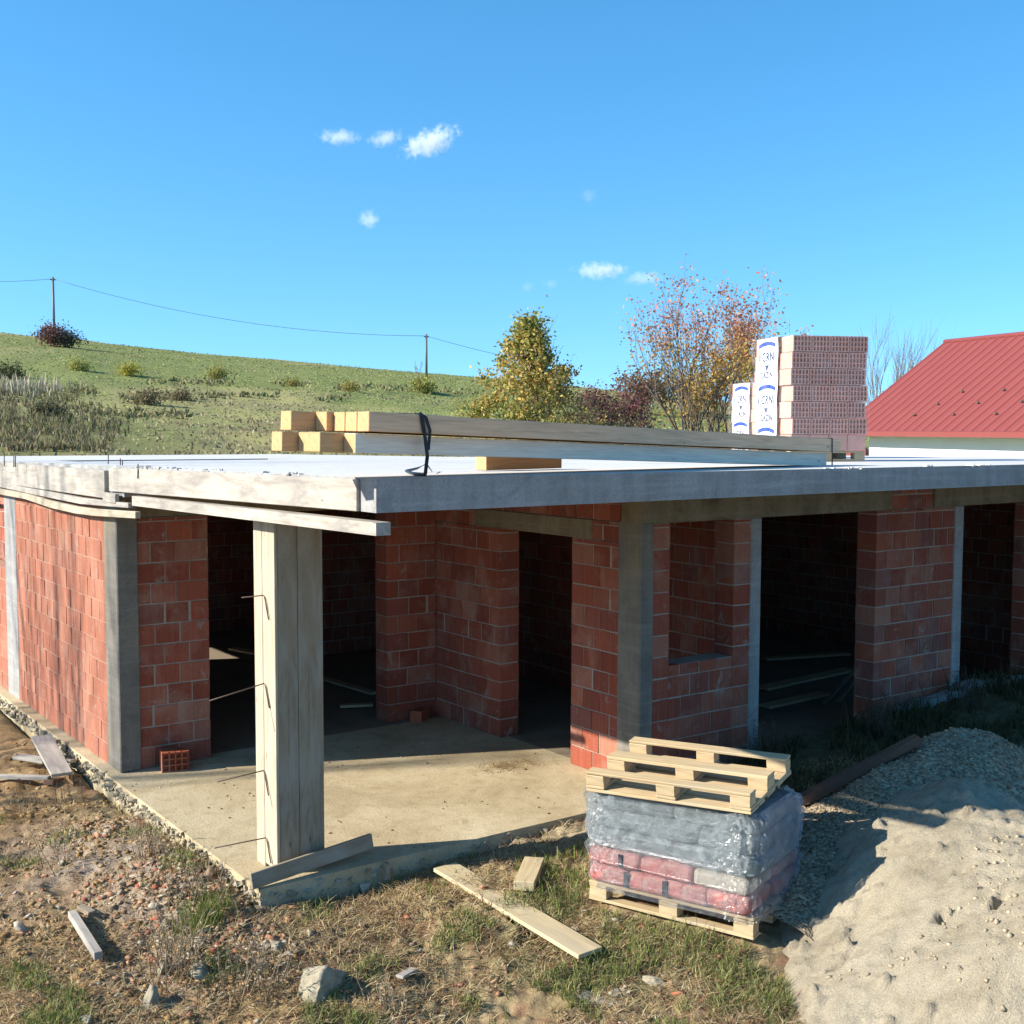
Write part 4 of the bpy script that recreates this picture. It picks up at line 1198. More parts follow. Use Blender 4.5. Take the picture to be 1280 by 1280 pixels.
# rubble: chips of block and concrete along the left edge of the slab and strewn in front
def build_rubble():
    n = 4200
    x = -0.28 - np.abs(RNG.normal(0, 0.55, n)); y = RNG.uniform(-1.3, 2.6, n)
    dens = sstep(2.9, 1.8, y) * sstep(-1.6, -0.1, y - 0.25 * x) * (fbm(x * 1.6, y * 1.6, 3, 131) > -0.22)
    k = RNG.random(n) < dens
    x, y = x[k], y[k]
    n2 = 900
    xf, yf = view_pts(n2, 0, 1000, 1080, 1300)
    x = np.concatenate([x, xf]); y = np.concatenate([y, yf]); kk = free(x, y) & (heap_top(x, y) < ground_z(x, y) + 0.01)
    x, y = x[kk], y[kk]
    s = 0.008 + 0.022 * RNG.random(len(x)) ** 2.6
    s[RNG.random(len(x)) < 0.04] *= 1.9
    c = pick([(0.33, 0.11, 0.065), (0.38, 0.19, 0.12), (0.30, 0.20, 0.12), (0.34, 0.27, 0.19), (0.38, 0.32, 0.24), (0.29, 0.21, 0.13), (0.42, 0.36, 0.28), (0.31, 0.205, 0.115), (0.33, 0.23, 0.14), (0.36, 0.20, 0.12)], len(x))
    o = chips("rubble", x, y, ground_z(x, y) + s * 0.1, s, c, MAT["stone"], 0.4, 1.7)
    tag(o, "strewn chips of red block and grey concrete beside the porch slab", "rubble", kind="stuff")
    # clods of bare earth on the left
    xc, yc = view_pts(9000, -60, 420, 930, 1340)
    k = free(xc, yc) & (xc < 0.3) & (RNG.random(9000) < 0.35 + 0.9 * fbm(xc * 1.4, yc * 1.4, 3, 141)); xc, yc = xc[k], yc[k]
    s = 0.006 + 0.022 * RNG.random(len(xc)) ** 2.5
    o = chips("clods", xc, yc, ground_z(xc, yc) + s * 0.1, s, pick([(0.32, 0.20, 0.085), (0.27, 0.165, 0.07), (0.37, 0.25, 0.12), (0.30, 0.22, 0.13)], len(xc)), MAT["stone"], 0.7, 1.3)
    tag(o, "crumbled clods of yellow brown earth at the left", "earth", kind="stuff")
    # gravel stones over the heap
    xg, yg = RNG.uniform(2.6, 7.5, 9000), RNG.uniform(-4.2, -0.5, 9000)
    hg = gravel_h(xg, yg); k = (hg > sand_h(xg, yg) + 0.0) & (hg > ground_z(xg, yg) + 0.0)
    xg, yg, hg = xg[k], yg[k], hg[k]
    s = RNG.uniform(0.006, 0.014, len(xg))
    o = chips("gravel", xg, yg, hg + s * 0.2, s, pick([(0.34, 0.265, 0.175), (0.28, 0.215, 0.135), (0.41, 0.33, 0.225), (0.22, 0.17, 0.11)], len(xg)), MAT["stone"], 0.7, 1.2)
    tag(o, "loose gravel stones covering the heap in the shade", "gravel", kind="stuff")
    # lumps on the sand
    xs, ys = RNG.uniform(2.0, 5.4, 8000), RNG.uniform(-5.6, -2.0, 8000)
    hs_ = sand_h(xs, ys); k = (hs_ > ground_z(xs, ys) + 0.03) & (hs_ > gravel_h(xs, ys)) & (fbm(xs * 1.2, ys * 1.2, 2, 151) > 0.0)
    xs, ys, hs_ = xs[k], ys[k], hs_[k]
    s = 0.003 + 0.016 * RNG.random(len(xs)) ** 7
    o = chips("sand_lumps", xs, ys, hs_ + s * 0.1, s, pick([(0.40, 0.33, 0.225), (0.34, 0.275, 0.185)], len(xs)), MAT["stone"], 0.8, 1.1)
    tag(o, "small clods of sand lying on the sand heap", "sand", kind="stuff")
    # specks and grit on the porch floor
    xf, yf = RNG.uniform(-0.2, 3.6, 700), RNG.uniform(-0.18, 3.4, 700)
    k = ~((xf < 0.45) & (yf < 0.42)) & (fbm(xf * 1.6, yf * 1.6, 3, 157) > 0.02); xf, yf = xf[k], yf[k]
    s = 0.003 + 0.011 * RNG.random(len(xf)) ** 4
    o = chips("grit", xf, yf, s * 0.2, s, pick([(0.30, 0.22, 0.13), (0.42, 0.36, 0.26), (0.20, 0.14, 0.08)], len(xf)), MAT["stone"])
    tag(o, "scattered grit and dust on the porch floor", "grit", kind="stuff")
build_rubble()

def build_grass():
    # dry litter lying flat
    x, y = view_pts(150000, -60, 1340, 1000, 1340)
    hard = free(x, y) & (heap_top(x, y) < ground_z(x, y) + 0.015)
    wgt = np.where(x < -0.35, 0.42, 1.0) * (0.35 + 1.3 * (fbm(x * 1.5, y * 1.5, 3, 161) + 0.3))
    wgt = np.where((x < -0.2) & (y < -0.9), np.maximum(wgt, 0.55 * (fbm(x * 1.3, y * 1.3, 3, 163) > -0.05)), wgt)
    k = hard & (RNG.random(len(x)) < wgt)
    x, y = x[k], y[k]
    n = len(x)
    c = pick([(0.48, 0.38, 0.20), (0.38, 0.28, 0.14), (0.28, 0.16, 0.085), (0.52, 0.43, 0.26), (0.40, 0.33, 0.16), (0.25, 0.13, 0.08)], n)
    o = blades("straw", x, y, ground_z(x, y) + 0.004, RNG.uniform(0.04, 0.14, n), RNG.uniform(0.004, 0.009, n), RNG.uniform(0.7, 1.2, n), c, MAT["grassblade"], flatten=RNG.uniform(0.05, 0.45, n))
    tag(o, "dead straw and dry grass lying over the ground in front", "straw", kind="stuff")
    # green tufts
    x, y = view_pts(110000, -60, 1340, 1020, 1345)
    pat = fbm(x * 2.2 + 5, y * 2.2, 3, 171)
    k = free(x, y) & (heap_top(x, y) < ground_z(x, y) + 0.01) & (pat > np.where(x < -0.6, 0.22, 0.10))
    k &= RNG.random(len(x)) < 0.75
    x, y, pat = x[k], y[k], pat[k]; n = len(x)
    c = pick([(0.13, 0.18, 0.04), (0.19, 0.24, 0.06), (0.26, 0.28, 0.09), (0.34, 0.31, 0.13), (0.10, 0.14, 0.04)], n)
    h = RNG.uniform(0.025, 0.075, n) * (1 + 1.5 * np.clip(pat - 0.15, 0, 1))
    o = blades("grass", x, y, ground_z(x, y), h, RNG.uniform(0.004, 0.008, n), RNG.uniform(0.2, 0.9, n), c, MAT["grassblade"])
    tag(o, "short green grass tufts among the dry litter", "grass", kind="stuff")
    # rank weeds in the shade by the house front and beyond the heaps
    x, y = RNG.uniform(3.9, 11.5, 26000), RNG.uniform(-3.2, -0.04, 26000)
    g = ground_z(x, y)
    k = (gravel_h(x, y) < g + 0.02) & (sand_h(x, y) < g + 0.02) & (fbm(x * 1.5, y * 1.5, 3, 181) > -0.16) & free(x, y)
    x, y, g = x[k], y[k], g[k]; n = len(x)
    hh = RNG.uniform(0.03, 0.11, n) * (1.0 + 0.9 * (RNG.random(n) < 0.12)) * (0.6 + 0.9 * sstep(-1.8, -0.4, y))
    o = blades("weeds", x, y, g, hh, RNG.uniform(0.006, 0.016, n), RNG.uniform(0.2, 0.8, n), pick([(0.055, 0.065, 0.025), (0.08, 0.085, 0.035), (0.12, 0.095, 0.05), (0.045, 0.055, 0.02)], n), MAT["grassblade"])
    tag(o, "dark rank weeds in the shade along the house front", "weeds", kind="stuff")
    # grass and weeds on the hill
    N = 48000
    dd = 20 + 135 * RNG.random(N) ** 1.15; uu = RNG.uniform(-0.47, 0.36, N) * dd
    x = CAM[0] + dd * math.sin(YAW) + uu * math.cos(YAW); y = CAM[1] + dd * math.cos(YAW) - uu * math.sin(YAW)
    m = fbm(x * 0.05, y * 0.05, 3, 91); m2 = fbm(x * 0.16, y * 0.16, 4, 95)
    rough = sstep(75, 35, dd) * sstep(0.05, -0.25, uu / dd) + 0.4 * (m2 > 0.12)
    n = N
    gc = pick([(0.25, 0.29, 0.085), (0.30, 0.32, 0.11), (0.36, 0.34, 0.15), (0.21, 0.25, 0.075)], n)
    dc = pick([(0.33, 0.27, 0.15), (0.27, 0.21, 0.12), (0.40, 0.34, 0.21), (0.20, 0.165, 0.10)], n)
    t = (RNG.random(n) < np.clip(rough * 0.8 + 0.9 * (m + 0.05) + 0.5 * m2, 0.05, 0.9))[:, None]
    c = np.where(t, dc, gc)
    h = (0.03 + 0.05 * RNG.random(n)) * (1 + 2.2 * t[:, 0] * np.clip(rough, 0, 1) * RNG.random(n))
    o = blades("hill_grass", x, y, ground_z(x, y), h, 0.035 + 0.0012 * dd, RNG.uniform(0.2, 0.9, n), c, MAT["grassblade"])
    tag(o, "long green and straw coloured grass covering the hillside", "grass", kind="stuff")
    # terrace edges: coarse growth across the slope, its darker tone standing for terrace shade
    xs, ys, cs, hs_ = [], [], [], []
    for (pts, hh, cnt) in [([(170, 478), (330, 480), (480, 486), (600, 492)], 0.34, 800), ([(150, 500), (270, 497), (440, 500)], 0.34, 500), ([(60, 515), (160, 520), (240, 520)], 0.34, 350), ([(0, 470), (60, 480), (120, 492)], 0.4, 400)]:
        for q in range(cnt):
            t = random.random(); i = min(int(t * (len(pts) - 1)), len(pts) - 2); f = t * (len(pts) - 1) - i
            a = pts[i][0] + (pts[i + 1][0] - pts[i][0]) * f; b = pts[i][1] + (pts[i + 1][1] - pts[i][1]) * f + random.gauss(0, 2.6)
            if vnoise(np.array([a * 0.03]), np.array([b * 0.05]), 7)[0] < -0.2: continue
            P = hill_hit(a, b)
            if P is None: continue
            xs.append(P[0]); ys.append(P[1]); hs_.append(hh * random.uniform(0.3, 1.0))
    xs, ys, hs_ = np.array(xs), np.array(ys), np.array(hs_); n = len(xs)
    o = blades("bank_growth", xs, ys, ground_z(xs, ys), hs_, RNG.uniform(0.10, 0.22, n), RNG.uniform(0.2, 0.8, n), pick([(0.22, 0.215, 0.09), (0.27, 0.235, 0.12), (0.18, 0.185, 0.08), (0.32, 0.27, 0.15)], n), MAT["grassblade"])
    tag(o, "bands of coarse dry growth standing for the shaded terrace edges of the hill", "growth", kind="stuff")
_DD = np.concatenate([np.arange(17, 60, 0.4), np.arange(60, 260, 1.0)])
def hill_hit(px, py):
    """first point of the hillside met by the ray of a photograph pixel"""
    q = ray(px, py); P = CAM[None] + _DD[:, None] * q[None]
    k = np.nonzero(ground_z(P[:, 0], P[:, 1]) > P[:, 2])[0]
    return None if len(k) == 0 else P[k[0]]
build_grass()

# tall dry stalks, each clump one thing
def dry_weed(label, x, y, h, n, spread, col=(0.22, 0.17, 0.11), group="tall dry weeds", leafy=0.5, z=None):
    mb = MB(); z0 = gz1(x, y) if z is None else z
    for k in range(n):
        a = random.uniform(0, 6.28); r = spread * random.random() * 0.5
        p = Vector((math.cos(a) * r, math.sin(a) * r, -0.02)); hh = h * random.uniform(0.55, 1.0)
        ln = Vector((random.gauss(0, 0.26), random.gauss(0, 0.26), 1.0)) * hh
        bend = Vector((random.gauss(0, 0.04), random.gauss(0, 0.04), 0)) * hh
        pts = [p, p + ln * 0.4 + bend, p + ln * 0.75 + bend * 1.2, p + ln]
        fk = random.uniform(0.7, 1.4); c = tuple(q * fk for q in col)
        mb.tube(pts, [0.0034, 0.003, 0.0024, 0.0012], 4, c)
        for q in range(int(8 * leafy * random.uniform(0.5, 1.5))):
            t = random.uniform(0.3, 1.0); b = p + ln * t + bend
            d = Vector((random.gauss(0, 1), random.gauss(0, 1), random.uniform(-0.3, 1.0))).normalized() * h * random.uniform(0.03, 0.12)
            sd_ = d.orthogonal().normalized() * random.uniform(0.002, 0.006)
            mb.add([b, b + d * 0.5 + sd_, b + d, b + d * 0.5 - sd_], [(0, 1, 2, 3)], c)
    o = mb.build("dry_weed", MAT["grassblade"], mw=Matrix.Translation((x, y, z0)))
    tag(o, label, "weed", group)
    return o
W_ = [((215, 1215), 0.52, 34, 0.34, "thick clump of tall grey brown weed stalks in the lower left foreground"),
      ((245, 1140), 0.40, 24, 0.30, "grey weed stalks rising from the rubble left of the post"),
      ((180, 1090), 0.34, 16, 0.26, "thin weed stalks in the middle of the rubble strip"),
      ((75, 1085), 0.36, 14, 0.3, "sparse dry stalks on the bare soil at far left"),
      ((310, 1235), 0.42, 22, 0.3, "dry weed between the broken stones near the bottom edge"),
      ((385, 1112), 0.34, 12, 0.22, "dry grass stalks in front of the foot of the post"),
      ((425, 1108), 0.38, 10, 0.2, "tall straw stalks right of the post foot"),
      ((28, 1010), 0.30, 12, 0.3, "dry stalks beside the pile of old boards"),
      ((90, 1000), 0.26, 10, 0.25, "thin dry stalks just in front of the old boards"),
      ((480, 1255), 0.26, 14, 0.25, "dry grass beside the largest concrete lump")]
for (pp, h, n, sp, lb) in W_:
    P = at_z(pp[0], pp[1], -0.18); dry_weed(lb, P[0], P[1], h * 1.05, int(n * 1.25), sp * 1.5, (0.30, 0.235, 0.15), leafy=1.0)
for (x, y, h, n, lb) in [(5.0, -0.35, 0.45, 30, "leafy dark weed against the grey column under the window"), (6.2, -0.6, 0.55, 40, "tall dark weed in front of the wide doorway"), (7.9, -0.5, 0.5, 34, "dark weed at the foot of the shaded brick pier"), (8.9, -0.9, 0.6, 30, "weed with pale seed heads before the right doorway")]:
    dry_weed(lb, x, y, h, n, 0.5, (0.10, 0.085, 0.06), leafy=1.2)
for (px_, py_, lb, sz) in [(255, 1165, "bright green grass tuft beside the weed clump", 0.2), (865, 0, None, 0)]:
    if lb is None: continue
    P = at_z(px_, py_, -0.2); n = 420
    x = P[0] + RNG.normal(0, sz * 0.5, n); y = P[1] + RNG.normal(0, sz * 0.5, n)
    o = blades("grass_tuft", x, y, ground_z(x, y), RNG.uniform(0.07, 0.2, n), RNG.uniform(0.004, 0.008, n), RNG.uniform(0.2, 0.8, n), pick([(0.12, 0.17, 0.035), (0.17, 0.21, 0.05), (0.25, 0.24, 0.08)], n), MAT["grassblade"])
    tag(o, lb, "grass tuft", kind="stuff")

# ------------------------------------------------------------------ loose boards, blocks and stones
def gp(px_, py_, z=-0.2, lift=0.0):
    P = at_z(px_, py_, z)
    for _ in range(6):
        P = at_z(px_, py_, gz1(P[0], P[1]))
    return Vector((P[0], P[1], P[2] + lift))
def ground_plank(name, label, a, b, w, t, mat, lift=0.03, up=(0, 0, 1), cat="plank", group=None, dz=(0, 0)):
    p, q = gp(*a, lift=lift + dz[0]), gp(*b, lift=lift + dz[1])
    return plank(name, label, cat, p, q, w, t, mat, up, group)
ground_plank("plank", "wide pale plank lying on the grass in front of the porch", (556, 1098), (738, 1208), 0.21, 0.03, "plank_wood", 0.075)
ground_plank("wood_block", "short squared timber offcut on the grass above the pale plank", (655, 1116), (668, 1084), 0.15, 0.07, "plank_wood", 0.012, cat="timber block")
ground_plank("stake", "whitish square stake lying alone on the bare soil", (90, 1150), (123, 1203), 0.055, 0.05, "form_white", 0.02, cat="stake")
ground_plank("wood_chip", "small light wood chip in the grass at the bottom middle", (499, 1228), (518, 1218), 0.06, 0.02, "form_white", 0.025, cat="wood chip")
ground_plank("wood_chip", "little brown slat on the soil above the white stake", (100, 1138), (115, 1147), 0.06, 0.03, "form_grey", 0.015, cat="wood chip")
# board leaning over the slab corner at the foot of the post
pa = Vector(at_z(315, 1113, 0.0)); pb = Vector(at_z(466, 1060, 0.06))
plank("plank", "grey board leaning across the slab corner at the foot of the post", "plank", pa + Vector((0, 0, 0.005)), pb, 0.035, 0.115, "form_grey", (0.15, 0.2, 1))
P = at_z(402, 1078, 0.0)
mb = MB(); mb.box((-0.02, -0.03, 0), (0.02, 0.02, 0.13), (1, 1, 1), 0.004)
tag(mb.build("peg", MAT["form_grey"], mw=Matrix.Translation((0.78, -0.26, -0.12)), bevel=0.004), "short upright peg holding the leaning grey board", "peg")
# old boards by the left wall
G = "old boards heaped by the left wall"
ground_plank("plank", "topmost whitish board slanting over the heap by the left wall", (52, 948), (78, 980), 0.20, 0.03, "form_white", 0.16, group=G, dz=(0.06, -0.08))
ground_plank("plank", "long thin white board sticking out of the frame at left", (-30, 978), (62, 981), 0.07, 0.035, "form_white", 0.05, group=G)
ground_plank("plank", "short grey board under the topmost one, left side", (22, 958), (60, 964), 0.13, 0.03, "form_white", 0.09, group=G)
ground_plank("plank", "limed board end raised at the right of the heap by the slab", (78, 966), (124, 962), 0.17, 0.035, "form_white", 0.10, group=G)
ground_plank("plank", "dark plank half buried under the heap of boards", (60, 985), (122, 972), 0.10, 0.05, "rust_wood", 0.03, group=G)
# red hollow blocks left on the floor
def hollow_block(label, c, rz, dims=(0.25, 0.19, 0.19)):
    L, Wd, H = dims
    root = MB(); t = 0.014; col = (0.44, 0.115, 0.055)
    root.box((0, 0.03, 0), (L, Wd - 0.03, H), tuple(q * 0.7 for q in col))
    for yy in (0.0, Wd - 0.03):
        for k in range(5):
            x = (L - t) * k / 4; root.box((x, yy, 0), (x + t, yy + 0.03, H), col)
        for k in range(4):
            z = (H - t) * k / 3; root.box((0.001, yy + 0.001, z + 0.0005), (L - 0.001, yy + 0.029, z + t), col)
    root.box((-0.002, -0.0, -0.001), (0.012, Wd, H + 0.001), col); root.box((L - 0.012, 0, -0.001), (L + 0.002, Wd, H + 0.001), col)
    o = root.build("hollow_block", MAT["brick"], mw=Matrix.Translation(c) @ Matrix.Rotation(rz, 4, "Z"), bevel=0.0)
    tag(o, label, "block", "loose hollow blocks on the porch floor")
c = at_z(204, 967, 0.0); hollow_block("red hollow block on the floor by the left column, half in the sun", (c[0], c[1] + 0.02, 0.0), rad(-12))
c = at_z(527, 903, 0.0); hollow_block("small red block in the dark inner corner of the porch", (c[0], c[1], 0.0), rad(35), (0.22, 0.14, 0.12))
q0 = Vector(at_z(163, 965, 0.0)); q1 = Vector(at_z(192, 942, 0.02))
plank("lath", "thin lath leaning behind the red block at the left column", "lath", q0 + Vector((0, 0, 0.01)), q1 + Vector((0, 0, 0.10)), 0.03, 0.02, "form_grey")
# boards lying inside the rooms
for i, (a, b, w, lb) in enumerate([((952, 862), (1062, 838), 0.20, "wide board on the floor just inside the wide doorway"), ((955, 885), (1030, 868), 0.18, "board on the floor nearest the sill of the wide doorway"), ((955, 825), (1060, 818), 0.16, "pale board deeper inside the wide dark doorway"), ((290, 812), (322, 818), 0.14, "sunlit board on the floor far inside behind the post"), ((400, 848), (468, 868), 0.12, "dark board on the floor behind the post"), ((425, 884), (466, 882), 0.10, "short board near the brick pier in the porch")]):
    p, q = Vector(at_z(*a, 0.02)), Vector(at_z(*b, 0.02)); plank("plank", lb, "plank", p, q, w, 0.03, "plank_wood", group="boards on the floor inside")
for i, (a, b, hz, lb) in enumerate([((1030, 880), (1072, 835), 0.55, "lath leaning against the jamb of the wide doorway"), ((1048, 878), (1075, 842), 0.45, "second lath leaning on the same jamb, nearer the jamb")]):
    p = Vector(at_z(*a, 0.03)); q = Vector(at_z(*b, 0.25)); plank("lath", lb, "lath", p, q, 0.05, 0.025, "form_grey", group="laths leaning in the doorway")
# dry grass fallen on the porch floor
def floor_straw():
    P = at_z(632, 958, 0.0); n = 260
    x = P[0] + RNG.normal(0, 0.16, n); y = P[1] + RNG.normal(0, 0.09, n)
    o = blades("straw_wisp", x, y, np.full(n, 0.008), RNG.uniform(0.04, 0.16, n), RNG.uniform(0.003, 0.006, n), RNG.uniform(0.8, 1.2, n), pick([(0.28, 0.17, 0.06), (0.36, 0.25, 0.11), (0.20, 0.12, 0.05)], n), MAT["grassblade"], flatten=RNG.uniform(0.03, 0.25, n))
    tag(o, "wisp of brown dry grass on the sunny porch floor", "straw", kind="stuff")
floor_straw()
# boulders of broken concrete
def boulder(label, c, s, sd, col=(0.33, 0.285, 0.20), group="lumps of broken concrete"):
    bm = bmesh.new(); bmesh.ops.create_icosphere(bm, subdivisions=4, radius=1.0)
    V = np.array([v.co[:] for v in bm.verts]); F = np.array([[v.index for v in f.verts] for f in bm.faces]); bm.free()
    rr = np.random.default_rng(sd)
    for k in range(9):                                       # broken facets
        nrm = rr.normal(size=3); nrm /= np.linalg.norm(nrm); dcut = rr.uniform(0.5, 0.8)
        e = V @ nrm - dcut; V = V - np.clip(e, 0, None)[:, None] * nrm * 0.93
    q = fbm(V[:, 0] * 2.6 + sd, V[:, 1] * 2.6 + V[:, 2] * 1.9, 5, sd)
    q2 = fbm(V[:, 0] * 9 + sd, V[:, 2] * 9 + V[:, 1] * 6, 3, sd + 3)
    V = V * (1 + 0.22 * q + 0.13 * q2)[:, None] * np.array(s)
    o = np_mesh("concrete_lump", V, F, MAT["stone"], col=np.tile(np.array(col), (len(V), 1)) * (1 + 0.3 * q)[:, None], smooth=False,
                mw=Matrix.Translation(c) @ Matrix.Rotation(rr.uniform(0, 6), 4, "Z"))
    tag(o, label, "stone", group)
for i, (px_, py_, s, lb) in enumerate([
    (405, 1238, (0.20, 0.15, 0.13), "largest rough lump of concrete at the bottom, left of middle"),
    (190, 1258, (0.085, 0.07, 0.10), "upright grey stone at the bottom edge below the weed clump"),
    (345, 1185, (0.08, 0.06, 0.05), "pale lump above the largest one"),
    (388, 1168, (0.032, 0.03, 0.03), "small rounded white stone above the largest lump"),
    (205, 1213, (0.10, 0.06, 0.05), "flat pale lump left of the weed clump's foot"),
    (250, 1218, (0.11, 0.07, 0.05), "flat pale lump right of the weed clump's foot"),
    (818, 1228, (0.085, 0.05, 0.03), "flat pale stone in the grass right of the plank's end"),
    (770, 1242, (0.055, 0.04, 0.025), "small flat stone left of the pale stone by the plank's end"),
    (718, 1166, (0.055, 0.035, 0.03), "pale stone in the grass below the pallet's left corner"),
    (390, 1120, (0.10, 0.035, 0.03), "long pale stone at the foot of the leaning board"),
    (108, 1278, (0.05, 0.045, 0.04), "grey stone at the bottom left corner"),
    (160, 1075, (0.05, 0.035, 0.03), "pale stone in the middle of the rubble strip"),
    (77, 1080, (0.045, 0.03, 0.025), "small grey stone at the left edge of the rubble strip")]):
    p = gp(px_, py_); boulder(lb, (p.x, p.y, p.z + s[2] * 0.25), s, 300 + i)
# dark timber lying up the gravel heap, kerb remains beyond
def on_heap(px_, py_):
    q = ray(px_, py_); dd = np.arange(6, 14, 0.02); P = CAM[None] + dd[:, None] * q[None]
    k = np.nonzero(heap_top(P[:, 0], P[:, 1]) > P[:, 2])[0]
    return Vector(P[k[0]]) if len(k) else Vector(at_z(px_, py_, 0.0))
a, b = on_heap(1000, 1012), on_heap(1150, 936)
plank("timber", "dark reddish timber lying up the side of the gravel heap", "timber", a + Vector((0, 0, 0.04)), b + Vector((0, 0, 0.05)), 0.09, 0.07, "rust_wood")
def kerb():
    a, b = at_z(1120, 903, 0.12), at_z(1290, 866, 0.18); a, b = Vector(a), Vector(b)
    n = 14; mb = MB(); d = (b - a).normalized(); s = Vector((-d.y, d.x, 0))
    V, F = [], []
    for i in range(n + 1):
        p = a.lerp(b, i / n); p.z = gz1(p.x, p.y) + 0.07 + random.uniform(-0.03, 0.03)
        w0, w1 = 0.07 + random.uniform(-0.02, 0.02), 0.07 + random.uniform(-0.02, 0.02)
        V += [p - s * w0 - Vector((0, 0, 0.25)), p - s * w0, p + s * w1, p + s * w1 - Vector((0, 0, 0.25))]
    for i in range(n):
        for k in range(3): F.append((i * 4 + k, i * 4 + k + 1, i * 4 + 5 + k, i * 4 + 4 + k))
    F += [(3, 2, 1, 0), (n * 4, n * 4 + 1, n * 4 + 2, n * 4 + 3)]
    mb.add(V, F)
    tag(mb.build("concrete_kerb", MAT["concrete_pale"]), "rough concrete kerb half hidden in the weeds before the right doorway", "kerb")
kerb()

# ------------------------------------------------------------------ trees, bushes, poles, clouds
def grow(mb, p, d, L, r, lvl, maxl, twigs, up=0.25, spread=0.55, kids=(2, 3), shrink=0.74, col=(0.13, 0.10, 0.075), seg=3, rk=0.66):
    pts, rs = [p], [r]
    dd = d.copy()
    for i in range(seg):
        dd = (dd + Vector((random.gauss(0, 0.10), random.gauss(0, 0.10), random.gauss(0, 0.06) + up * 0.12))).normalized()
        pts.append(pts[-1] + dd * L / seg); rs.append(r * (1 - 0.38 * (i + 1) / seg))
    mb.tube(pts, rs, 7 if lvl == 0 else (5 if lvl < 3 else 3), col, caps=lvl >= maxl)
    if lvl >= maxl - 1:
        for q in pts[1:]: twigs.append((q.copy(), dd.copy()))
    if lvl >= maxl: return
    n = random.randint(*kids)
    for k in range(n):
        t = random.uniform(0.35, 1.0) if k < n - 1 else 1.0
        i = min(int(t * seg), seg - 1); f = t * seg - i
        q = pts[i].lerp(pts[i + 1], f)
        a = random.uniform(0, 6.283); o = dd.orthogonal().normalized(); o = Quaternion(dd, a) @ o
        nd = (dd + o * random.uniform(spread * 0.5, spread * 1.2) + Vector((0, 0, up))).normalized()
        grow(mb, q, nd, L * shrink * random.uniform(0.75, 1.15), rs[i] * rk, lvl + 1, maxl, twigs, up, spread, kids, shrink, col, seg, rk)
def leaf_cards(P, size, cols, name, parent, mat="leaf", hang=0.0):
    n = len(P)
    Rm = rand_rot(n)
    s = size * RNG.uniform(0.6, 1.25, n)
    q = np.array([[-0.5, 0, 0], [0, -0.28, 0.06], [0.5, 0, 0], [0, 0.28, 0.06]])
    V = np.einsum("nij,kj->nki", Rm, q) * s[:, None, None] + P[:, None, :]
    F = np.arange(n * 4).reshape(-1, 4)
    return np_mesh(name, V.reshape(-1, 3), F, MAT[mat], parent, fcol=cols)
def woody(name, label, cat, base, stems, L, r, maxl, leaves, leaf_size, palette, lean=0.35, up=0.3, spread=0.5, kids=(2, 3), shrink=0.74, jitter=0.25, group=None, keep=None, barkcol=(0.13, 0.10, 0.075), rk=0.66):
    root = empty(name, base); tag(root, label, cat, group)
    mb = MB(); tw = []
    for k in range(stems):
        a = 6.283 * k / max(stems, 1) + random.uniform(-0.4, 0.4)
        d = Vector((math.cos(a) * lean * random.uniform(0.4, 1.2), math.sin(a) * lean * random.uniform(0.4, 1.2), 1)).normalized() if stems > 1 else Vector((0.02, 0, 1))
        grow(mb, Vector((math.cos(a) * r * 1.2, math.sin(a) * r * 1.2, -0.15)), d, L * random.uniform(0.85, 1.12), r * random.uniform(0.75, 1.1), 0, maxl, tw, up, spread, kids, shrink, barkcol, 3, rk)
    mb.build("trunk", MAT["bark"], root)
    if leaves:
        T = np.array([t[0][:] for t in tw])
        zmin, zmax = T[:, 2].min(), T[:, 2].max()
        idx = RNG.integers(0, len(T), leaves)
        P = T[idx] + RNG.normal(0, jitter, (leaves, 3)) * np.array([1, 1, 0.8])
        t = np.clip((P[:, 2] - zmin) / (zmax - zmin + 1e-6), 0, 1)
        if keep is not None:
            k = RNG.random(leaves) < keep(P, t); P, t = P[k], t[k]
        leaf_cards(P, leaf_size, palette(P, t), "crown", root)
    return root
def base_at(px_, d):
    P = at_depth(px_, 560, d); return (P[0], P[1], gz1(P[0], P[1]))
def pal_mix(cols, jit=0.25): return lambda P, t: pick(cols, len(P), jit)

def yellow_pal(P, t):
    n = len(P)
    g = pick([(0.30, 0.31, 0.075), (0.36, 0.34, 0.085), (0.19, 0.23, 0.06), (0.45, 0.38, 0.09)], n)
    o = pick([(0.52, 0.32, 0.09), (0.46, 0.25, 0.09), (0.54, 0.40, 0.11)], n)
    w = np.clip(vnoise(P[:, 0] * 1.1 + 3, P[:, 2] * 1.1, 5) + 0.35, 0, 1)[:, None]
    return g * (1 - (RNG.random((n, 1)) < w * 0.8)) + o * (RNG.random((n, 1)) < w * 0.8) if False else np.where(RNG.random((n, 1)) < w * 0.7, o, g)
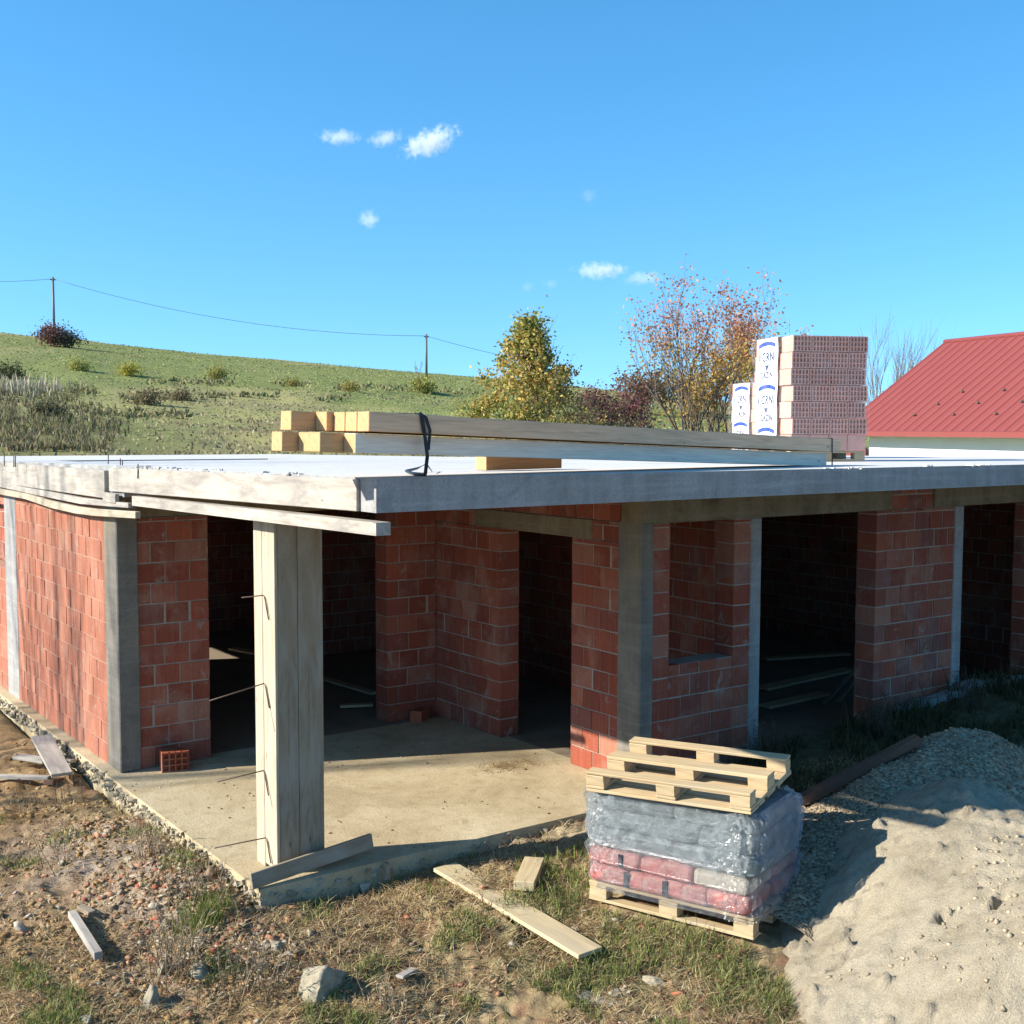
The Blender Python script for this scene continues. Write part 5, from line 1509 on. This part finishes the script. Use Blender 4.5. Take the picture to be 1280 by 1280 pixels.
# broad leafy tree turning yellow, left of middle behind the roof
random.seed(41)
def field_tree():
    b = base_at(660, 36); root = empty("field_tree", b); tag(root, "leafy young tree turning yellow green behind the stacked beams", "tree")
    mb = MB(); tw = []
    grow(mb, Vector((0, 0, -0.2)), Vector((0.02, 0, 1)), 1.6, 0.10, 0, 4, tw, 0.4, 0.55, (3, 4), 0.80)
    mb.build("trunk", MAT["bark"], root)
    H = CAM[2] + 137 * 36 / FPX - b[2]
    clumps = []
    for k in range(165):
        t = random.random() ** 0.8
        z = 0.25 + t * (H - 0.45)
        R = 3.3 * (1 - t) ** 0.9 * (0.75 + 0.5 * random.random()) + 0.12
        a = random.uniform(0, 6.283); q = math.sqrt(random.random()) * R
        clumps.append((math.cos(a) * q, math.sin(a) * q, z, random.uniform(0.14, 0.42)))
    for (dx, dz, rr_) in [(-0.55, H - 0.75, 0.22), (0.15, H - 0.15, 0.16), (-0.15, H - 0.12, 0.18), (0.85, 1.9, 0.3), (-1.1, 1.7, 0.3), (1.35, 1.6, 0.3), (-1.5, 0.9, 0.35), (1.6, 0.8, 0.4)]:
        clumps.append((dx * _R[0], dx * _R[1], dz, rr_))
    C_ = np.array(clumps); idx = RNG.integers(0, len(C_), 20000)
    P = C_[idx, :3] + RNG.normal(0, 1, (20000, 3)) * C_[idx, 3:4] * 0.62
    leaf_cards(P, 0.125, yellow_pal(P, None), "crown", root)
field_tree()
# tall cherry with red and orange leaves
def cherry_pal(P, t):
    n = len(P)
    red = pick([(0.46, 0.16, 0.10), (0.52, 0.24, 0.13), (0.44, 0.19, 0.13), (0.54, 0.33, 0.16)], n)
    yel = pick([(0.52, 0.34, 0.08), (0.45, 0.32, 0.08), (0.54, 0.30, 0.09), (0.33, 0.28, 0.08)], n)
    return np.where((RNG.random(n) < sstep(0.38, 0.7, t))[:, None], red, yel)
random.seed(5)
woody("cherry_tree", "tall thin branched tree with sparse red and orange autumn leaves", "tree", base_at(888, 28), 8, 1.95, 0.055, 5, 16000, 0.08, cherry_pal, lean=0.30, up=0.40, spread=0.42, kids=(2, 3), shrink=0.76, jitter=0.12,
      keep=lambda P, t: np.clip(0.38 + 0.55 * sstep(-1.2, 0.9, P[:, 0] * _R[0] + P[:, 1] * _R[1]) + 0.35 * sstep(0.75, 0.95, t) - 0.25 * (t < 0.15), 0, 1), barkcol=(0.15, 0.12, 0.10), rk=0.74)
random.seed(6)
woody("leafy_shrub", "yellowing leafy shrub at the foot of the red leaved tree", "shrub", base_at(925, 30), 6, 1.15, 0.03, 3, 3600, 0.10, pal_mix([(0.33, 0.25, 0.06), (0.25, 0.20, 0.05), (0.19, 0.17, 0.05), (0.36, 0.22, 0.06)]), lean=0.4, up=0.45, spread=0.5, jitter=0.28)
woody("bare_bush", "dark half bare bush between the yellow tree and the red bush", "bush", base_at(745, 34), 11, 1.45, 0.035, 3, 2600, 0.10, pal_mix([(0.10, 0.095, 0.05), (0.14, 0.12, 0.06), (0.08, 0.07, 0.05), (0.20, 0.13, 0.06)]), lean=0.75, up=0.3, spread=0.5, jitter=0.2, barkcol=(0.10, 0.09, 0.08))
woody("leafy_shrub", "olive green shrub between the yellowing tree and the dark bush", "shrub", base_at(715, 33), 9, 0.95, 0.025, 3, 2600, 0.11, pal_mix([(0.22, 0.21, 0.06), (0.16, 0.165, 0.05), (0.34, 0.26, 0.08)]), lean=0.8, up=0.25, spread=0.55, jitter=0.25)
woody("bare_bush", "tall bare twigs rising behind the dark bush", "bush", base_at(728, 40), 5, 1.5, 0.03, 3, 0, 0.1, None, lean=0.3, up=0.4, spread=0.35, barkcol=(0.17, 0.15, 0.13))
woody("low_shrub", "low yellow green shrub just above the beams right of the dark bush", "shrub", base_at(815, 30), 9, 0.55, 0.02, 2, 2100, 0.10, pal_mix([(0.30, 0.25, 0.06), (0.22, 0.21, 0.05), (0.36, 0.29, 0.08)]), lean=1.3, up=0.15, spread=0.6, jitter=0.28)
woody("red_bush", "round dark red bush in the distance on the skyline", "bush", base_at(765, 62), 10, 1.15, 0.05, 3, 4200, 0.17, pal_mix([(0.17, 0.055, 0.06), (0.22, 0.08, 0.075), (0.13, 0.05, 0.055)]), lean=0.9, up=0.2, spread=0.6, jitter=0.35)
woody("bare_bush", "bare grey twigs between the tall block pallet and the red roof", "bush", base_at(1108, 66), 9, 2.9, 0.05, 3, 0, 0.1, None, lean=0.4, up=0.4, spread=0.4, kids=(3, 4), barkcol=(0.20, 0.18, 0.155))
woody("autumn_shrub", "thin shrub with orange yellow leaves left of the beam ends", "shrub", base_at(262, 27), 8, 0.62, 0.012, 3, 900, 0.075, pal_mix([(0.42, 0.28, 0.05), (0.38, 0.20, 0.05), (0.45, 0.34, 0.08)]), lean=0.9, up=0.3, spread=0.5, jitter=0.12)
for px_, lb in [(330, "second thin shrub with a few yellow leaves beside the beam ends"), (215, "small orange leaved shrub nearest the left edge of the roof")]:
    woody("autumn_shrub", lb, "shrub", base_at(px_, 28), 5, 0.42, 0.01, 2, 300, 0.075, pal_mix([(0.42, 0.28, 0.05), (0.30, 0.24, 0.06)]), lean=1.0, up=0.2, spread=0.5, jitter=0.14)
# bushes dotted over the hill
def on_hill(px_, py_):
    P = hill_hit(px_, py_); P = P if P is not None else at_depth(px_, py_, 150)
    return (P[0], P[1], gz1(P[0], P[1]))
for (px_, py_, s, cols, lb) in [
    (162, 470, 1.15, [(0.42, 0.36, 0.05), (0.36, 0.33, 0.06)], "bright yellow bush on the hill, the brightest one"),
    (98, 464, 1.1, [(0.28, 0.29, 0.07), (0.33, 0.32, 0.08)], "yellow green bush on the hill left of the bright yellow one"),
    (272, 474, 1.2, [(0.30, 0.30, 0.08), (0.35, 0.32, 0.10)], "yellow green bush on the hill right of the bright yellow one"),
    (366, 484, 0.8, [(0.33, 0.27, 0.07), (0.28, 0.27, 0.08)], "low yellowish bush on the upper slope above the beam ends"),
    (436, 489, 0.9, [(0.34, 0.28, 0.08), (0.30, 0.27, 0.07)], "low ochre bush on the slope right above the black strap"),
    (528, 492, 1.5, [(0.33, 0.30, 0.07), (0.28, 0.28, 0.07)], "wide yellow green bush below the right power pole"),
    (185, 506, 1.1, [(0.17, 0.14, 0.075), (0.22, 0.18, 0.10)], "brown brush clump on the middle of the slope"),
    (225, 502, 0.9, [(0.18, 0.15, 0.08), (0.25, 0.20, 0.11)], "smaller brown brush clump right of the middle one"),
    (8, 475, 1.4, [(0.09, 0.10, 0.045), (0.12, 0.125, 0.05)], "dark green bush at the left edge of the hill"),
    (62, 520, 0.9, [(0.10, 0.10, 0.05), (0.14, 0.125, 0.065)], "dark brush low on the slope near the left edge")]:
    woody("hill_bush", lb, "bush", on_hill(px_, py_), 7, 0.42 * s, 0.02, 2, 900, 0.16 * s, pal_mix(cols), lean=1.1, up=0.12, spread=0.7, jitter=0.26 * s, group="bushes on the hillside")
for (px_, s, cols, lb) in [(66, 1.15, [(0.16, 0.06, 0.05), (0.22, 0.10, 0.08), (0.11, 0.06, 0.05)], "reddish brown bush on the skyline under the left power pole"),
                           (84, 0.95, [(0.08, 0.075, 0.06), (0.13, 0.10, 0.08)], "dark bush on the skyline right of the left power pole")]:
    P = on_hill(px_, np.interp(px_, SKY_X, SKY_Y) + 4); woody("skyline_bush", lb, "bush", P, 7, 0.95 * s, 0.05, 2, 1500, 0.26, pal_mix(cols), lean=0.8, up=0.25, spread=0.6, jitter=0.45 * s, group="bushes on the skyline")
P = on_hill(522, 474); woody("bare_bush", "tiny bare sapling on the skyline left of the right power pole", "bush", P, 3, 1.0, 0.04, 2, 0, 0.1, None, lean=0.25, up=0.4, spread=0.35, barkcol=(0.22, 0.19, 0.16))
# dry reeds and brush low on the slope at the left
def reeds():
    xs, ys, hs_, cs = [], [], [], []
    for q in range(4500):
        px_ = random.uniform(-20, 200) * random.random() ** 0.35 if q % 2 else random.uniform(-20, 150)
        py_ = random.uniform(486, 566)
        if vnoise(np.array([px_ * 0.035]), np.array([py_ * 0.06]), 17)[0] + 0.30 - max(0, px_ - 70) * 0.006 < 0: continue
        P = hill_hit(px_, py_)
        if P is None: continue
        xs.append(P[0]); ys.append(P[1]); hs_.append(random.uniform(0.12, 0.40))
    xs, ys, hs_ = map(np.array, (xs, ys, hs_)); n = len(xs)
    o = blades("dry_brush", xs, ys, ground_z(xs, ys), hs_, RNG.uniform(0.03, 0.07, n), RNG.uniform(0.1, 0.5, n), pick([(0.22, 0.18, 0.10), (0.18, 0.14, 0.08), (0.27, 0.23, 0.13), (0.15, 0.145, 0.06)], n), MAT["grassblade"])
    tag(o, "tall brown dry brush at the foot of the hill on the left", "brush", kind="stuff")
    xs, ys = [], []
    for q in range(260):
        P = hill_hit(random.gauss(28, 26), random.gauss(490, 4))
        if P is not None: xs.append(P[0]); ys.append(P[1])
    xs, ys = np.array(xs), np.array(ys); n = len(xs)
    o = blades("pale_reeds", xs, ys, ground_z(xs, ys), RNG.uniform(0.5, 0.95, n), RNG.uniform(0.05, 0.10, n), RNG.uniform(0.05, 0.3, n), pick([(0.42, 0.36, 0.26), (0.36, 0.30, 0.20), (0.46, 0.41, 0.30)], n), MAT["grassblade"])
    tag(o, "pale reed plumes along the slope at the left edge", "reeds", kind="stuff")
reeds()
# power poles and their wires
pole_tops = []
for (px_, yt, yb, lb) in [(68, 347, 428, "dark power pole on the skyline at the left by the red bush"), (533, 418, 474, "grey power pole on the skyline left of the yellow tree")]:
    d = 138.0
    P = at_depth(px_, yb, d); T = at_depth(px_, yt, d); P[2] = gz1(P[0], P[1]) - 0.3
    pr = empty("power_pole", tuple(P)); tag(pr, lb, "power pole", "power poles on the hill")
    mb = MB(); mb.tube([(0, 0, 0), (0, 0, T[2] - P[2])], [0.16, 0.12], 8, (0.16, 0.15, 0.14)); mb.build("shaft", MAT["paint"], pr)
    mb = MB(); mb.box((-0.35, -0.05, T[2] - P[2] - 0.35), (0.35, 0.05, T[2] - P[2] - 0.25), (0.14, 0.13, 0.12)); mb.build("crossarm", MAT["paint"], pr)
    pole_tops.append(Vector((P[0], P[1], T[2] - 0.2)))
def wire(a, b, sag, lb):
    mb = MB(); pts = [a.lerp(b, i / 16) - Vector((0, 0, sag * 4 * (i / 16) * (1 - i / 16))) for i in range(17)]
    mb.tube(pts, 0.028, 4, (0.10, 0.11, 0.13))
    tag(mb.build("power_line", MAT["paint"]), lb, "wire", "power lines over the hill")
wire(pole_tops[0], pole_tops[1], 1.6, "sagging wire between the two power poles")
wire(Vector(at_depth(-60, 351, 138)), pole_tops[0], 0.2, "wire leaving the left power pole out of the frame")
wire(pole_tops[1], Vector(at_depth(720, 462, 138)), 0.3, "wire running from the right power pole behind the yellow tree")
# fence posts and low trees far to the right of the red bush
for i, (px_, yt, yb, lb) in enumerate([(806, 476, 502, "leftmost pale fence post beyond the red bush"), (815, 473, 503, "taller fence post just right of the leftmost one"), (827, 478, 503, "third fence post from the left beyond the red bush"), (846, 480, 504, "fence post nearest the red leaved tree")]):
    P = hill_hit(px_, yb + 6)
    dd_ = to_px(P)[2]; T = at_depth(px_, yt, dd_); z = P[2]
    mb = MB(); mb.box((-0.05, -0.05, z - 0.2), (0.05, 0.05, T[2] - 0.08), (0.26, 0.245, 0.22)); mb.box((-0.05, -0.08, T[2] - 0.08), (0.05, 0.05, T[2]), (0.26, 0.245, 0.22))
    tag(mb.build("fence_post", MAT["paint"], mw=Matrix.Translation((P[0], P[1], 0))), lb, "fence post", "fence posts on the far field edge")
for i, (px_, cols, lb) in enumerate([(795, [(0.20, 0.12, 0.08), (0.26, 0.17, 0.10)], "low rusty tree far off behind the leftmost fence post"), (835, [(0.24, 0.17, 0.09), (0.18, 0.14, 0.08)], "low brown tree far off behind the fence posts"), (866, [(0.17, 0.15, 0.07), (0.25, 0.20, 0.09)], "low olive tree far off, seen through the red leaved tree"), (1130, [(0.16, 0.15, 0.08), (0.22, 0.19, 0.10)], "low tree far off by the gable of the red roof")]):
    woody("distant_tree", lb, "tree", base_at(px_, 105 + 4 * i), 5, 1.5, 0.10, 3, 1500, 0.32, pal_mix(cols), lean=0.7, up=0.25, spread=0.6, jitter=0.6, group="low trees on the far field edge")
# bare walnut just outside the frame whose branches shade the sunny left wall
random.seed(23)
woody("bare_tree", "bare tree left of the house casting branch shadows on the wall", "tree", (-14.6, 11.2, -0.3), 4, 4.6, 0.13, 4, 0, 0.1, None, lean=0.25, up=0.5, spread=0.35, kids=(2, 3), shrink=0.8, rk=0.7)

# small fair weather clouds, far behind everything
def cloud(px_, py_, w, h, tilt, dens, sd, lb):
    d = 1500.0; s = d / FPX
    k = NB("cloud_vapour"); k.t.nodes.remove(k.b)
    pv = k.n("ShaderNodeVolumePrincipled")
    pv.inputs["Color"].default_value = (0.98, 0.98, 0.99, 1); pv.inputs["Anisotropy"].default_value = 0.0
    v = k.coord("Object"); ln = k.n("ShaderNodeVectorMath", operation="LENGTH"); k.l(v, ln.inputs[0])
    mp = k.n("ShaderNodeMapping"); mp.inputs["Location"].default_value = (sd * 3.7, sd * 1.3, 0); mp.inputs["Scale"].default_value = (w / 22.0, 1.2, h / 22.0)
    k.l(v, mp.inputs["Vector"])
    nz = k.noise(mp.outputs["Vector"], 1.5, 5, 0.62, 0.4)
    e = k.math("SUBTRACT", 1.0, ln.outputs["Value"])
    t = k.math("ADD", k.math("MULTIPLY", e, 1.0), k.math("MULTIPLY", k.math("SUBTRACT", nz, 0.62), 2.1))
    t = k.math("MAXIMUM", k.math("MINIMUM", k.math("MULTIPLY", t, 1.6), 1.0), 0.0)
    edge = k.math("MAXIMUM", k.math("MINIMUM", k.math("MULTIPLY", e, 5.0), 1.0), 0.0)
    k.l(k.math("MULTIPLY", k.math("MULTIPLY", t, edge), dens), pv.inputs["Density"])
    k.l(pv.outputs[0], k.out.inputs["Volume"])
    bm = bmesh.new(); bmesh.ops.create_icosphere(bm, subdivisions=3, radius=1.0)
    me = bpy.data.meshes.new("cloud"); bm.to_mesh(me); bm.free()
    P = at_depth(px_, py_, d)
    m = Matrix.Identity(4); ax = [Vector(_R), Vector(_fw), Vector(_U)]
    c, s_ = math.cos(tilt), math.sin(tilt)
    X, Z = ax[0] * c + ax[2] * s_, ax[2] * c - ax[0] * s_
    for i in range(3):
        m[i][0], m[i][1], m[i][2], m[i][3] = X[i] * w * s * 0.62, ax[1][i] * h * s * 0.8, Z[i] * h * s * 0.62, P[i]
    o = link_mesh("cloud", me, k.m, mw=m)
    tag(o, lb, "cloud", "small clouds in the blue sky")
cloud(424, 171, 56, 22, -0.08, 0.05, 1, "leftmost of the three small white clouds high in the sky")
cloud(482, 173, 46, 22, 0.25, 0.05, 2, "middle one of the three white clouds high in the sky")
cloud(537, 178, 78, 34, 0.38, 0.07, 3, "largest and brightest of the three high white clouds")
cloud(461, 274, 26, 26, 0.6, 0.035, 4, "tiny round cloud alone below the three high ones")
cloud(751, 338, 72, 24, 0.0, 0.06, 5, "low flat white cloud left of the red leaved tree")
cloud(804, 348, 62, 20, 0.08, 0.035, 6, "thin cloud touching the red leaved tree's left edge")
cloud(735, 245, 24, 22, 0.2, 0.008, 7, "very faint wisp of cloud high above the low flat one")
cloud(659, 358, 22, 14, 0.0, 0.012, 8, "left one of two faint specks of cloud by the low flat cloud")
cloud(688, 355, 24, 14, 0.0, 0.012, 9, "right one of two faint specks of cloud by the low flat cloud")
